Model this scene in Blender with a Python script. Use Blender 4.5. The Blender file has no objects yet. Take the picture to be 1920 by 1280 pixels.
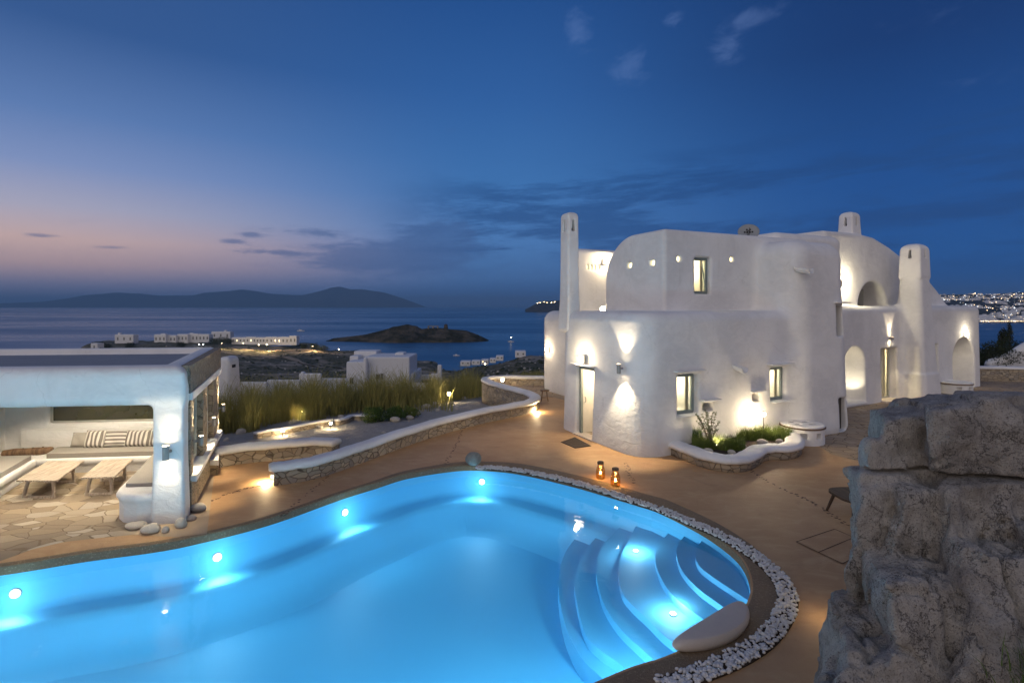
import bpy, bmesh, math, random
import numpy as np
import openvdb
from mathutils import Vector, Matrix
from mathutils.geometry import tessellate_polygon
R = math.radians
rnd = random.Random(7)
sc = bpy.context.scene
COL = sc.collection

# ------------------------------------------------------------------ camera
cam_d = bpy.data.cameras.new('camera'); cam = bpy.data.objects.new('camera', cam_d); COL.objects.link(cam)
cam.location = (0, 0, 4.0); cam.rotation_euler = (R(90), 0, 0)
cam_d.sensor_width = 36; cam_d.lens = 36 * 1000 / 1920.0; cam_d.shift_y = -68 / 1920.0
cam_d.clip_start = 0.1; cam_d.clip_end = 120000
sc.camera = cam
sc.view_settings.view_transform = 'Standard'; sc.view_settings.look = 'None'
sc.view_settings.exposure = 0.3; sc.view_settings.gamma = 1.0
sc.cycles.use_denoising = True
sc.cycles.max_bounces = 8; sc.cycles.diffuse_bounces = 4; sc.cycles.glossy_bounces = 4
sc.cycles.transparent_max_bounces = 12; sc.cycles.transmission_bounces = 4
sc.cycles.caustics_reflective = False; sc.cycles.caustics_refractive = False
sc.cycles.sample_clamp_indirect = 4.0

# ------------------------------------------------------------------ node expressions
class N:
    tree = None
    def __init__(s, sock): s.k = sock
    @staticmethod
    def m(op, *a, clamp=False):
        n = N.tree.nodes.new('ShaderNodeMath'); n.operation = op; n.use_clamp = clamp
        for i, v in enumerate(a):
            if isinstance(v, N): N.tree.links.new(v.k, n.inputs[i])
            else: n.inputs[i].default_value = float(v)
        return N(n.outputs[0])
    def __add__(s, o): return N.m('ADD', s, o)
    __radd__ = __add__
    def __sub__(s, o): return N.m('SUBTRACT', s, o)
    def __rsub__(s, o): return N.m('SUBTRACT', o, s)
    def __mul__(s, o): return N.m('MULTIPLY', s, o)
    __rmul__ = __mul__
    def __truediv__(s, o): return N.m('DIVIDE', s, o)
    def clamp(s): return N.m('ADD', s, 0, clamp=True)
def sstep(x, a, b):
    n = N.tree.nodes.new('ShaderNodeMapRange'); n.interpolation_type = 'SMOOTHSTEP'
    N.tree.links.new(x.k, n.inputs[0]); n.inputs[1].default_value = a; n.inputs[2].default_value = b
    return N(n.outputs[0])
def ramp(x, stops, interp='LINEAR'):
    n = N.tree.nodes.new('ShaderNodeValToRGB'); cr = n.color_ramp; cr.interpolation = interp
    if x is not None: N.tree.links.new(x.k, n.inputs[0])
    while len(cr.elements) < len(stops): cr.elements.new(0.5)
    for e, (p, c) in zip(cr.elements, stops):
        e.position = p; e.color = (*c[:3], 1)
    return N(n.outputs[0])
def mixc(f, a, b, blend='MIX'):
    n = N.tree.nodes.new('ShaderNodeMix'); n.data_type = 'RGBA'; n.blend_type = blend
    for i, v in ((0, f), (6, a), (7, b)):
        if isinstance(v, N): N.tree.links.new(v.k, n.inputs[i])
        elif i == 0: n.inputs[0].default_value = v
        else: n.inputs[i].default_value = (*v[:3], 1)
    return N(n.outputs[2])
def noise(vec, scale, detail=3, rough=0.5, dist=0.0, out=0):
    n = N.tree.nodes.new('ShaderNodeTexNoise'); n.inputs['Scale'].default_value = scale
    n.inputs['Detail'].default_value = detail; n.inputs['Roughness'].default_value = rough
    n.inputs['Distortion'].default_value = dist
    if vec is not None: N.tree.links.new(vec.k, n.inputs['Vector'])
    return N(n.outputs[out])
def voro(vec, scale, feature='F1', out='Distance', rand=1.0):
    n = N.tree.nodes.new('ShaderNodeTexVoronoi'); n.feature = feature
    n.inputs['Scale'].default_value = scale; n.inputs['Randomness'].default_value = rand
    if vec is not None: N.tree.links.new(vec.k, n.inputs['Vector'])
    return N(n.outputs[out])
def mapping(vec, scale=(1, 1, 1), loc=(0, 0, 0), rot=(0, 0, 0)):
    n = N.tree.nodes.new('ShaderNodeMapping'); N.tree.links.new(vec.k, n.inputs[0])
    n.inputs['Scale'].default_value = scale; n.inputs['Location'].default_value = loc; n.inputs['Rotation'].default_value = rot
    return N(n.outputs[0])
def wpos():
    n = N.tree.nodes.new('ShaderNodeNewGeometry'); return N(n.outputs['Position'])
def opos():
    n = N.tree.nodes.new('ShaderNodeTexCoord'); return N(n.outputs['Object'])
def vadd(a, b, sc_=1.0):
    n = N.tree.nodes.new('ShaderNodeVectorMath'); n.operation = 'MULTIPLY_ADD'
    N.tree.links.new(b.k, n.inputs[0]); n.inputs[1].default_value = (sc_,) * 3; N.tree.links.new(a.k, n.inputs[2])
    return N(n.outputs[0])
def sep(v):
    n = N.tree.nodes.new('ShaderNodeSeparateXYZ'); N.tree.links.new(v.k, n.inputs[0])
    return [N(o) for o in n.outputs]
def comb(x, y, z):
    n = N.tree.nodes.new('ShaderNodeCombineXYZ')
    for i, v in enumerate((x, y, z)):
        if isinstance(v, N): N.tree.links.new(v.k, n.inputs[i])
        else: n.inputs[i].default_value = v
    return N(n.outputs[0])
def bump(h, dist=0.02, strength=1.0):
    n = N.tree.nodes.new('ShaderNodeBump'); n.inputs['Distance'].default_value = dist
    n.inputs['Strength'].default_value = strength; N.tree.links.new(h.k, n.inputs['Height'])
    return N(n.outputs[0])

# ------------------------------------------------------------------ world: dusk sky by direction
w = bpy.data.worlds.new('World'); sc.world = w; w.use_nodes = True
nt = w.node_tree; nt.nodes.clear(); N.tree = nt
tc = nt.nodes.new('ShaderNodeTexCoord'); dr = N(tc.outputs['Generated'])
dx, dy, dz = sep(dr)
hl = N.m('SQRT', dx * dx + dy * dy + 1e-6)
ax, ay = dx / hl, dy / hl
el = N.m('MAXIMUM', dz, 0.0)
def srgb(r, g, b):
    f = lambda c: (c / 255 / 12.92) if c / 255 <= 0.04045 else ((c / 255 + 0.055) / 1.055) ** 2.4
    return (f(r), f(g), f(b))
left = ramp(el, [(0.0, srgb(78, 98, 138)), (0.03, srgb(118, 118, 146)), (0.06, srgb(170, 146, 150)), (0.095, srgb(192, 164, 160)),
                 (0.14, srgb(160, 158, 178)), (0.20, srgb(118, 136, 178)), (0.27, srgb(84, 114, 164)), (0.38, srgb(46, 80, 132)), (1.0, srgb(20, 42, 88))])
mid = ramp(el, [(0.0, srgb(34, 76, 130)), (0.05, srgb(62, 102, 154)), (0.12, srgb(68, 114, 170)), (0.22, srgb(54, 104, 162)), (0.36, srgb(40, 86, 146)), (0.5, srgb(28, 70, 128)), (1.0, srgb(16, 38, 84))])
right = ramp(el, [(0.0, srgb(20, 68, 126)), (0.08, srgb(24, 78, 140)), (0.2, srgb(20, 70, 132)), (0.38, srgb(14, 50, 102)), (1.0, srgb(11, 30, 72))])
c1 = mixc(sstep(ax, -0.72, -0.04), left, mid)
sky = mixc(sstep(ax, -0.02, 0.6), c1, right)
# thin broken streaks of altocumulus over the sea
tl = dz - ax * 0.07
pl = comb(ax * 1.5 + tl * 2.4, tl * 10.0, 0.0)
n1 = noise(pl, 2.6, 9, 0.66, 0.35)
n2 = noise(comb(ax * 1.2, tl * 5.0, 3.0), 1.7, 3, 0.5)
n3 = noise(comb(ax * 6.0 + tl * 9.0, tl * 34.0, 7.0), 3.2, 5, 0.7, 0.3)
band = sstep(dz, 0.03, 0.09) * (1.0 - sstep(tl, 0.19, 0.27)) * sstep(ax, -0.30, -0.02)
dark = sstep(n1 * 0.62 + n2 * 0.34 + n3 * 0.20, 0.525, 0.65) * band
sky = mixc(dark * 0.66, sky, srgb(22, 62, 114))
lightc = sstep(n1 * 0.5 + n3 * 0.4, 0.52, 0.64) * band * (1.0 - dark)
sky = mixc(lightc * 0.24, sky, srgb(92, 130, 184))
def blob(az, e, wa, we):
    a = (ax - az) / wa; b = (dz - e) / we
    return N.m('EXPONENT', (a * a + b * b) * -1.0)
nb = noise(comb(ax * 3.0, dz * 12.0, 1.0), 5.0, 9, 0.7, 0.3)
bl = blob(-0.22, 0.085, 0.16, 0.034) + blob(-0.13, 0.13, 0.07, 0.03) + blob(-0.465, 0.106, 0.022, 0.0055) * 0.8 + blob(-0.44, 0.118, 0.018, 0.005) * 0.75 + blob(-0.35, 0.128, 0.05, 0.008) * 0.45 + blob(-0.40, 0.090, 0.05, 0.004) * 0.45 \
    + blob(-0.665, 0.098, 0.016, 0.004) * 0.6 + blob(-0.60, 0.086, 0.02, 0.003) * 0.5
sky = mixc(sstep(bl * 0.62 + nb * 1.15, 0.68, 1.05) * 0.62, sky, srgb(54, 84, 132))
nw = noise(comb(ax * 2.2 + dz * 2.0, dz * 5.0 - ax * 1.6, 4.0), 7.0, 8, 0.66, 0.5)
wl = blob(0.12, 0.455, 0.035, 0.035) + blob(0.215, 0.40, 0.04, 0.03) + blob(0.41, 0.44, 0.05, 0.018) + blob(0.37, 0.405, 0.03, 0.02) + blob(0.29, 0.46, 0.025, 0.015) * 0.8 \
    + blob(0.62, 0.395, 0.08, 0.03) * 0.5 + blob(0.69, 0.30, 0.05, 0.02) * 0.6
sky = mixc(sstep(wl * 0.55 + nw * 1.15, 0.78, 1.34) * 0.24, sky, srgb(112, 138, 190))
# afterglow added to unseen sky behind and left of the camera, lights the walls
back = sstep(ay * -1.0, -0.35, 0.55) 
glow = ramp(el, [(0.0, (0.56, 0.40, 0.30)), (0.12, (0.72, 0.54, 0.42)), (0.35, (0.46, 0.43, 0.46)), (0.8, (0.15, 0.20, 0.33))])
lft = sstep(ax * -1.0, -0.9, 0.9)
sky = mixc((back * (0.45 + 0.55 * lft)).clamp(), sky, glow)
low = sstep(dz * -1.0, 0.0, 0.03)
sky = mixc(low, sky, (0.02, 0.035, 0.07))
bg = nt.nodes.new('ShaderNodeBackground'); bg.inputs[1].default_value = 1.0
# a little physically based twilight on top, sun just under the sea horizon to the left
st = nt.nodes.new('ShaderNodeTexSky'); st.sky_type = 'NISHITA'; st.sun_disc = False
st.sun_elevation = R(-2.0); st.sun_rotation = R(-100)
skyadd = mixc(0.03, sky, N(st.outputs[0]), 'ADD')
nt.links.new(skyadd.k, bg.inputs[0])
wo = nt.nodes.new('ShaderNodeOutputWorld'); nt.links.new(bg.outputs[0], wo.inputs[0])

# the last skylight of the sunset: one very soft, weak sun from the left behind the camera
sd = bpy.data.lights.new('sun', 'SUN'); sd.energy = 0.30; sd.angle = R(60); sd.color = (1.0, 0.88, 0.74)
so = bpy.data.objects.new('sun', sd); COL.objects.link(so)
so.rotation_euler = Vector((0.45, 0.95, -0.42)).to_track_quat('-Z', 'Y').to_euler()

# ------------------------------------------------------------------ objects, tags, geometry helpers
ROOT = {}
def tag(o, label=None, cat=None, group=None, kind=None):
    if label: o['label'] = label
    if cat: o['category'] = cat
    if group: o['group'] = group
    if kind: o['kind'] = kind
    return o
def thing(name, loc, label, cat, group=None, rz=0.0):
    o = bpy.data.objects.new(name, None); COL.objects.link(o); o.location = loc; o.rotation_euler.z = rz
    o.empty_display_size = 0.2
    ROOT[o] = Vector(loc)
    return tag(o, label, cat, group)
def link(name, me, mat=None, parent=None, local=False):
    if mat is not None and not me.materials: me.materials.append(mat)
    o = bpy.data.objects.new(name, me); COL.objects.link(o)
    if parent is not None:
        o.parent = parent
        base = ROOT.get(parent, Vector((0, 0, 0)))
        if not local and base.length > 0: me.transform(Matrix.Translation(-base))
        ROOT[o] = base if not local else Vector((0, 0, 0))
    return o
class MB:
    def __init__(s): s.v = []; s.f = []; s.sm = []; s.mi = []
    def add(s, vs, fs, smooth=False, mi=0):
        b = len(s.v); s.v += [tuple(v) for v in vs]
        for f in fs: s.f.append(tuple(i + b for i in f)); s.sm.append(smooth); s.mi.append(mi)
        return s
    def box(s, c, h, rz=0.0, M=None, mi=0):
        vs = []
        for sx in (-1, 1):
            for sy in (-1, 1):
                for sz in (-1, 1): vs.append(Vector((sx * h[0], sy * h[1], sz * h[2])))
        Mx = (M if M else Matrix.Translation(c) @ Matrix.Rotation(rz, 4, 'Z'))
        vs = [Mx @ v for v in vs]
        return s.add(vs, [(0, 1, 3, 2), (4, 6, 7, 5), (0, 4, 5, 1), (2, 3, 7, 6), (0, 2, 6, 4), (1, 5, 7, 3)], False, mi)
    def cyl(s, a, b, ra, rb=None, n=12, cap=True, smooth=True, mi=0):
        rb = ra if rb is None else rb; a = Vector(a); b = Vector(b); d = (b - a).normalized()
        u = d.orthogonal().normalized(); v = d.cross(u); vs = []
        for P, r in ((a, ra), (b, rb)):
            for i in range(n):
                t = 2 * math.pi * i / n; vs.append(P + u * (math.cos(t) * r) + v * (math.sin(t) * r))
        s.add(vs, [(i, (i + 1) % n, n + (i + 1) % n, n + i) for i in range(n)], smooth, mi)
        if cap: s.add(vs[:n], [tuple(range(n - 1, -1, -1))], False, mi); s.add(vs[n:], [tuple(range(n))], False, mi)
        return s
    def lathe(s, c, prof, n=24, mi=0, smooth=True):
        c = Vector(c); vs = []
        for r, z in prof:
            for i in range(n):
                t = 2 * math.pi * i / n; vs.append(c + Vector((math.cos(t) * r, math.sin(t) * r, z)))
        fs = []
        for j in range(len(prof) - 1):
            for i in range(n): fs.append((j * n + i, j * n + (i + 1) % n, (j + 1) * n + (i + 1) % n, (j + 1) * n + i))
        s.add(vs, fs, smooth, mi)
        return s
    def tube(s, pts, rs, n=8, mi=0):
        pts = [Vector(p) for p in pts]; vs = []
        if not isinstance(rs, (list, tuple)): rs = [rs] * len(pts)
        u = None
        for i, p in enumerate(pts):
            d = (pts[min(i + 1, len(pts) - 1)] - pts[max(i - 1, 0)]).normalized()
            u = d.orthogonal().normalized() if u is None else (u - d * u.dot(d)).normalized()
            v = d.cross(u)
            for k in range(n):
                t = 2 * math.pi * k / n; vs.append(p + (u * math.cos(t) + v * math.sin(t)) * rs[i])
        fs = [(j * n + i, j * n + (i + 1) % n, (j + 1) * n + (i + 1) % n, (j + 1) * n + i) for j in range(len(pts) - 1) for i in range(n)]
        fs += [tuple(range(n - 1, -1, -1)), tuple(range((len(pts) - 1) * n, len(pts) * n))]
        return s.add(vs, fs, True, mi)
    def prism(s, poly, z0, z1, mi=0, top=True, bottom=True):
        n = len(poly); z0s = z0 if isinstance(z0, (list, tuple)) else [z0] * n
        vs = [(p[0], p[1], z0s[i]) for i, p in enumerate(poly)] + [(p[0], p[1], z1) for p in poly]
        s.add(vs, [(i, (i + 1) % n, n + (i + 1) % n, n + i) for i in range(n)], False, mi)
        tr = tessellate_polygon([[Vector((p[0], p[1], 0)) for p in poly]])
        if top: s.add([(p[0], p[1], z1) for p in poly], tr, False, mi)
        if bottom: s.add([(p[0], p[1], z0s[i]) for i, p in enumerate(poly)], tr, False, mi)
        return s
    def sheet(s, loops, z, mi=0):
        vs = [(p[0], p[1], z) for l in loops for p in l]
        tr = tessellate_polygon([[Vector((p[0], p[1], 0)) for p in l] for l in loops])
        fs = []
        for t in tr:
            a, b, c = (Vector(vs[i]) for i in t)
            fs.append(t if (b - a).cross(c - a).z > 0 else t[::-1])
        return s.add(vs, fs, False, mi)
    def build(s, name, mat, parent=None, local=False, bevel=0.0, seg=2):
        me = bpy.data.meshes.new(name); me.from_pydata(s.v, [], s.f); 
        me.polygons.foreach_set('use_smooth', s.sm)
        mats = mat if isinstance(mat, (list, tuple)) else [mat]
        for m_ in mats: me.materials.append(m_)
        if len(mats) > 1: me.polygons.foreach_set('material_index', s.mi)
        me.update()
        o = link(name, me, None, parent, local)
        if bevel > 0:
            b = o.modifiers.new('bevel', 'BEVEL'); b.width = bevel; b.segments = seg; b.limit_method = 'ANGLE'; b.angle_limit = R(40)
            for p in me.polygons: p.use_smooth = True
            wn = o.modifiers.new('wn', 'WEIGHTED_NORMAL'); wn.keep_sharp = False
        return o
def fast_mesh(name, V, F):
    V = np.asarray(V, dtype=np.float32); F = np.asarray(F, dtype=np.int32); k = F.shape[1]
    me = bpy.data.meshes.new(name); me.vertices.add(len(V)); me.vertices.foreach_set('co', V.ravel())
    me.loops.add(F.size); me.loops.foreach_set('vertex_index', F.ravel())
    me.polygons.add(len(F)); me.polygons.foreach_set('loop_start', np.arange(0, F.size, k, dtype=np.int32))
    me.polygons.foreach_set('loop_total', np.full(len(F), k, dtype=np.int32))
    me.polygons.foreach_set('use_smooth', np.ones(len(F), dtype=bool))
    me.update(calc_edges=True); me.validate()
    return me
def G(px, py, z=0.0):
    Y = (4 - z) * 1000 / (py - 572.0); return ((px - 960) / 1000 * Y, Y, z)
def DP(px, py, Y):
    return Vector(((px - 960) / 1000 * Y, Y, 4 - (py - 572) / 1000 * Y))
def smooth_path(pts, n=6, closed=False):
    P = [Vector(p) for p in pts]; out = []; m_ = len(P)
    rng_ = range(m_ if closed else m_ - 1)
    for i in rng_:
        p0 = P[(i - 1) % m_] if closed or i > 0 else P[0]; p1 = P[i]; p2 = P[(i + 1) % m_]
        p3 = P[(i + 2) % m_] if closed or i + 2 < m_ else P[-1]
        for k in range(n):
            t = k / n
            out.append(0.5 * ((2 * p1) + (-p0 + p2) * t + (2 * p0 - 5 * p1 + 4 * p2 - p3) * t * t + (-p0 + 3 * p1 - 3 * p2 + p3) * t ** 3))
    if not closed: out.append(P[-1].copy())
    return out
def sweep(path, prof, closed_prof=True, caps=True):
    """profile [(offset, z)] along a ground path (x, y[, z])"""
    mb = MB(); vs = []; n = len(prof); m_ = len(path)
    for i, p in enumerate(path):
        d = (Vector(path[min(i + 1, m_ - 1)][:2]) - Vector(path[max(i - 1, 0)][:2])).normalized()
        nrm = Vector((d.y, -d.x))
        for o, z in prof: vs.append((p[0] + nrm.x * o, p[1] + nrm.y * o, z + (p[2] if len(p) > 2 else 0)))
    fs = [(j * n + i, j * n + (i + 1) % n, (j + 1) * n + (i + 1) % n, (j + 1) * n + i) for j in range(m_ - 1) for i in range(n if closed_prof else n - 1)]
    if caps: fs += [tuple(range(n - 1, -1, -1)), tuple(range((m_ - 1) * n, m_ * n))]
    return mb.add(vs, fs, True)
def light(kind, name, loc, energy, color=(1, 0.72, 0.42), radius=0.05, parent=None, to=None, size=None, blend=0.4):
    d = bpy.data.lights.new(name, kind); d.energy = energy; d.color = color
    if kind in ('POINT', 'SPOT'): d.shadow_soft_size = radius
    if kind == 'SPOT': d.spot_size = R(size or 60); d.spot_blend = blend
    if kind == 'AREA': d.shape = 'RECTANGLE'; d.size, d.size_y = size
    o = bpy.data.objects.new(name, d); COL.objects.link(o)
    base = ROOT.get(parent, Vector((0, 0, 0))) if parent else Vector((0, 0, 0))
    if parent: o.parent = parent
    o.location = Vector(loc) - base
    if to is not None: o.rotation_euler = (Vector(to) - Vector(loc)).to_track_quat('-Z', 'Y').to_euler()
    return o
# ---- signed distance fields (2D / 3D), turned into meshes through OpenVDB
def rc(d1, d2, r):
    """rounded intersection of two distances"""
    a = d1 + r; b = d2 + r
    return np.minimum(np.maximum(a, b), 0) + np.sqrt(np.maximum(a, 0) ** 2 + np.maximum(b, 0) ** 2) - r
def rect2(X, Y, x0, x1, y0, y1, r=0.0):
    qx = np.abs(X - (x0 + x1) / 2) - (x1 - x0) / 2 + r; qy = np.abs(Y - (y0 + y1) / 2) - (y1 - y0) / 2 + r
    return np.minimum(np.maximum(qx, qy), 0) + np.sqrt(np.maximum(qx, 0) ** 2 + np.maximum(qy, 0) ** 2) - r
def slab(Z, z0, z1): return np.abs(Z - (z0 + z1) / 2) - (z1 - z0) / 2
def smin(a, b, k):
    h = np.clip(0.5 + 0.5 * (b - a) / k, 0, 1); return b * (1 - h) + a * h - k * h * (1 - h)
def smax(a, b, k): return -smin(-a, -b, k)
def poly2(X, Y, P):
    d = None; s = None; n = len(P)
    for i in range(n):
        ax_, ay_ = P[i]; bx, by = P[i - 1]
        ex, ey = bx - ax_, by - ay_; wx = X - ax_; wy = Y - ay_
        t = np.clip((wx * ex + wy * ey) / (ex * ex + ey * ey), 0, 1)
        dd = (wx - ex * t) ** 2 + (wy - ey * t) ** 2
        d = dd if d is None else np.minimum(d, dd)
        c1_ = Y >= ay_; c2_ = Y < by; c3_ = ex * wy > ey * wx
        flip = (c1_ & c2_ & c3_) | (~c1_ & ~c2_ & ~c3_)
        s = np.where(flip, -1.0, 1.0) if s is None else s * np.where(flip, -1.0, 1.0)
    return s * np.sqrt(d)
def vdb_mesh(name, fn, lo, hi, vox):
    xs = np.arange(lo[0], hi[0], vox, dtype=np.float32); ys = np.arange(lo[1], hi[1], vox, dtype=np.float32); zs = np.arange(lo[2], hi[2], vox, dtype=np.float32)
    d = fn(xs[:, None, None], ys[None, :, None], zs[None, None, :])
    d = np.broadcast_to(d, (len(xs), len(ys), len(zs))).astype(np.float32)
    d = np.ascontiguousarray(np.clip(d, -3 * vox, 3 * vox))
    g = openvdb.FloatGrid(3 * vox); g.copyFromArray(d)
    pts, quads = g.convertToQuads(0.0)
    V = pts * vox + np.array(lo); F = quads.astype(np.int32)
    a, b, c, e = (V[F[:, i]] for i in range(4))
    if (np.einsum('ij,ij->i', a, np.cross(b, c)).sum() + np.einsum('ij,ij->i', a, np.cross(c, e)).sum()) < 0: F = F[:, ::-1]
    return fast_mesh(name, V, F)
def gnoise(shape, cell, seed):
    rg = np.random.default_rng(seed); A = rg.uniform(-1, 1, [int(s_ / c_) + 3 for s_, c_ in zip(shape, cell)]).astype(np.float32)
    for a_ in range(3):
        pos = np.arange(shape[a_]) / cell[a_]; i = pos.astype(int); f = pos - i; f = (f * f * (3 - 2 * f)).astype(np.float32)
        sh = [1, 1, 1]; sh[a_] = -1; f = f.reshape(sh)
        A = np.take(A, i, axis=a_) * (1 - f) + np.take(A, i + 1, axis=a_) * f
    return A
FA = R(25.0)
FR1 = Matrix.Translation((3.3, 13.8, 0)) @ Matrix.Rotation(R(25), 4, 'Z')
FR2 = Matrix.Translation((12.85, 20.7, 0)) @ Matrix.Rotation(R(29), 4, 'Z')
# ------------------------------------------------------------------ materials
def mat(name, fn):
    m_ = bpy.data.materials.new(name); m_.use_nodes = True; t = m_.node_tree; t.nodes.clear(); N.tree = t
    b = t.nodes.new('ShaderNodeBsdfPrincipled'); o = t.nodes.new('ShaderNodeOutputMaterial'); t.links.new(b.outputs[0], o.inputs[0])
    def setp(**k):
        for a, v in k.items():
            s_ = b.inputs[a.replace('_', ' ')]
            if isinstance(v, N): t.links.new(v.k, s_)
            elif isinstance(v, tuple) and len(v) == 3: s_.default_value = (*v, 1)
            else: s_.default_value = v
    fn(setp); m_['out'] = 0
    return m_
def plain(name, col, rough=0.6, metal=0.0, var=0.12, scale=6.0, bmp=0.0):
    def f(S):
        p = opos(); n = noise(p, scale, 4, 0.6)
        S(Base_Color=mixc(n, tuple(c * (1 - var) for c in col), tuple(min(1, c * (1 + var)) for c in col)), Roughness=rough, Metallic=metal)
        if bmp: S(Normal=bump(noise(p, scale * 6, 3), bmp))
    return mat(name, f)
def emit(name, col, strength):
    def f(S): S(Base_Color=(0.8, 0.8, 0.8), Emission_Color=col, Emission_Strength=strength)
    return mat(name, f)
def f_plaster(S):
    p = wpos(); big = noise(p, 0.55, 5, 0.62, 0.6); fine = noise(p, 9.0, 6, 0.68); x, y, z = sep(p)
    trowel = noise(mapping(p, (1.0, 1.0, 1.9), rot=(0.3, 0.2, 0.5)), 2.6, 5, 0.6, 1.4)
    streak = noise(mapping(p, (5.0, 5.0, 0.22)), 1.6, 5, 0.65)
    c = mixc(sstep(big, 0.36, 0.66), (0.71, 0.70, 0.68), (0.83, 0.82, 0.80))
    c = mixc(sstep(trowel, 0.42, 0.72) * 0.5, c, (0.84, 0.82, 0.79))
    c = mixc(sstep(streak, 0.60, 0.78) * 0.22, c, (0.56, 0.54, 0.50))
    c = mixc(sstep(fine, 0.60, 0.85) * 0.35, c, (0.60, 0.575, 0.54))
    hc = (1.0 - sstep(voro(vadd(p, noise(p, 1.5, 5, out=1), 0.8), 0.75, 'DISTANCE_TO_EDGE'), 0.0, 0.006)) * sstep(noise(p, 0.8, 3), 0.48, 0.58)
    c = mixc(hc * 0.28, c, (0.42, 0.40, 0.37))
    S(Base_Color=c, Roughness=0.9, Specular_IOR_Level=0.2, Normal=bump(noise(p, 1.7, 3, 0.5) * 1.2 + trowel * 0.55 + fine * 0.20 + noise(p, 60, 2) * 0.04, 0.024))
M = {}
M['plaster'] = mat('white_plaster', f_plaster)
def f_deck(S):
    p = wpos(); a = noise(p, 0.45, 5, 0.6, 0.3); b = noise(p, 3.5, 6, 0.7); c = noise(p, 45, 3, 0.6)
    swirl = noise(mapping(p, (1, 2.2, 1), rot=(0, 0, 0.6)), 1.3, 5, 0.65, 1.5)
    col = mixc(sstep(a, 0.3, 0.7), (0.42, 0.245, 0.115), (0.56, 0.345, 0.175))
    col = mixc(sstep(swirl, 0.45, 0.75) * 0.45, col, (0.62, 0.43, 0.24))
    col = mixc(sstep(b, 0.55, 0.8) * 0.35, col, (0.33, 0.18, 0.085))
    col = mixc(sstep(c, 0.6, 0.8) * 0.25, col, (0.2, 0.12, 0.07))
    st = sstep(noise(p, 0.9, 7, 0.7, 0.8), 0.57, 0.64); col = mixc(st * 0.22, col, (0.26, 0.15, 0.075))
    gr = sstep(noise(p, 130, 2, 0.5), 0.66, 0.72); col = mixc(gr * 0.4, col, (0.16, 0.10, 0.06))
    S(Base_Color=col, Roughness=0.62, Specular_IOR_Level=0.35, Normal=bump(b * 0.6 + c * 0.35 + a, 0.012))
M['deck'] = mat('ochre_screed', f_deck)
def f_strip(S):
    p = wpos(); a = noise(p, 0.9, 5, 0.6); c = noise(p, 40, 3, 0.6)
    S(Base_Color=mixc(a, (0.34, 0.25, 0.16), (0.52, 0.40, 0.27)), Roughness=0.7, Normal=bump(c * 0.4 + a, 0.012))
M['strip'] = mat('pale_screed', f_strip)
def f_coping(S):
    p = wpos(); a = noise(p, 2.5, 5, 0.6); c = voro(p, 70); b = noise(p, 30, 4, 0.7)
    col = mixc(a, (0.17, 0.115, 0.065), (0.30, 0.21, 0.12)); col = mixc(sstep(b, 0.5, 0.75), col, (0.42, 0.32, 0.20))
    S(Base_Color=col, Roughness=0.75, Normal=bump(c * 0.8 + b, 0.012))
M['coping'] = mat('pebbled_coping', f_coping)
def stone_fn(scale, cols, mortar, edge=(0.004, 0.05), bd=0.03, stretch=(1, 1, 1.5), joint=0.75):
    def f(S):
        p = wpos(); q = mapping(vadd(p, noise(p, 2.0, 2, out=1), 0.16), stretch)
        e = voro(q, scale, 'DISTANCE_TO_EDGE'); cid = voro(q, scale, 'F1', 'Color'); r_, g_, b_ = sep(cid)
        c = ramp(r_, [(i / (len(cols) - 1), k) for i, k in enumerate(cols)])
        n = noise(p, 22, 5, 0.7); c = mixc(n * 0.55, c, mixc(g_, (0.25, 0.22, 0.19), (0.5, 0.42, 0.3)))
        m_ = sstep(e, edge[0], edge[1])
        c = mixc(m_, mortar, c)
        S(Base_Color=c, Roughness=0.9, Specular_IOR_Level=0.25, Normal=bump(m_ * joint + g_ * 0.25 * m_ + n * 0.35, bd))
    return f
M['stone'] = mat('dry_stone', stone_fn(4.6, [(0.30, 0.24, 0.17), (0.42, 0.33, 0.22), (0.24, 0.21, 0.18), (0.52, 0.42, 0.29)], (0.15, 0.12, 0.085)))
M['stone_small'] = mat('small_rubble_stone', stone_fn(9.0, [(0.30, 0.24, 0.17), (0.42, 0.34, 0.24), (0.22, 0.19, 0.15), (0.36, 0.31, 0.25)], (0.10, 0.085, 0.07), bd=0.04))
M['paving'] = mat('crazy_paving', stone_fn(2.3, [(0.25, 0.18, 0.11), (0.36, 0.28, 0.19), (0.24, 0.18, 0.12), (0.52, 0.45, 0.36), (0.29, 0.22, 0.14)], (0.22, 0.165, 0.11), (0.004, 0.03), 0.010, (1, 1.5, 1)))
M['paving2'] = mat('terrace_paving', stone_fn(2.6, [(0.34, 0.24, 0.15), (0.42, 0.31, 0.2), (0.30, 0.22, 0.16), (0.38, 0.3, 0.22)], (0.16, 0.11, 0.07), (0.008, 0.04), 0.012, (1, 1.2, 1)))
def f_gravel(S):
    p = wpos(); v = voro(p, 16); c = noise(p, 1.2, 5, 0.6); n = noise(p, 20, 4)
    S(Base_Color=mixc(n, (0.12, 0.12, 0.12), mixc(c, (0.24, 0.24, 0.25), (0.36, 0.34, 0.32))), Roughness=0.9, Normal=bump(v + n * 0.4, 0.03))
M['gravel'] = mat('grey_gravel', f_gravel)
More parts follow.
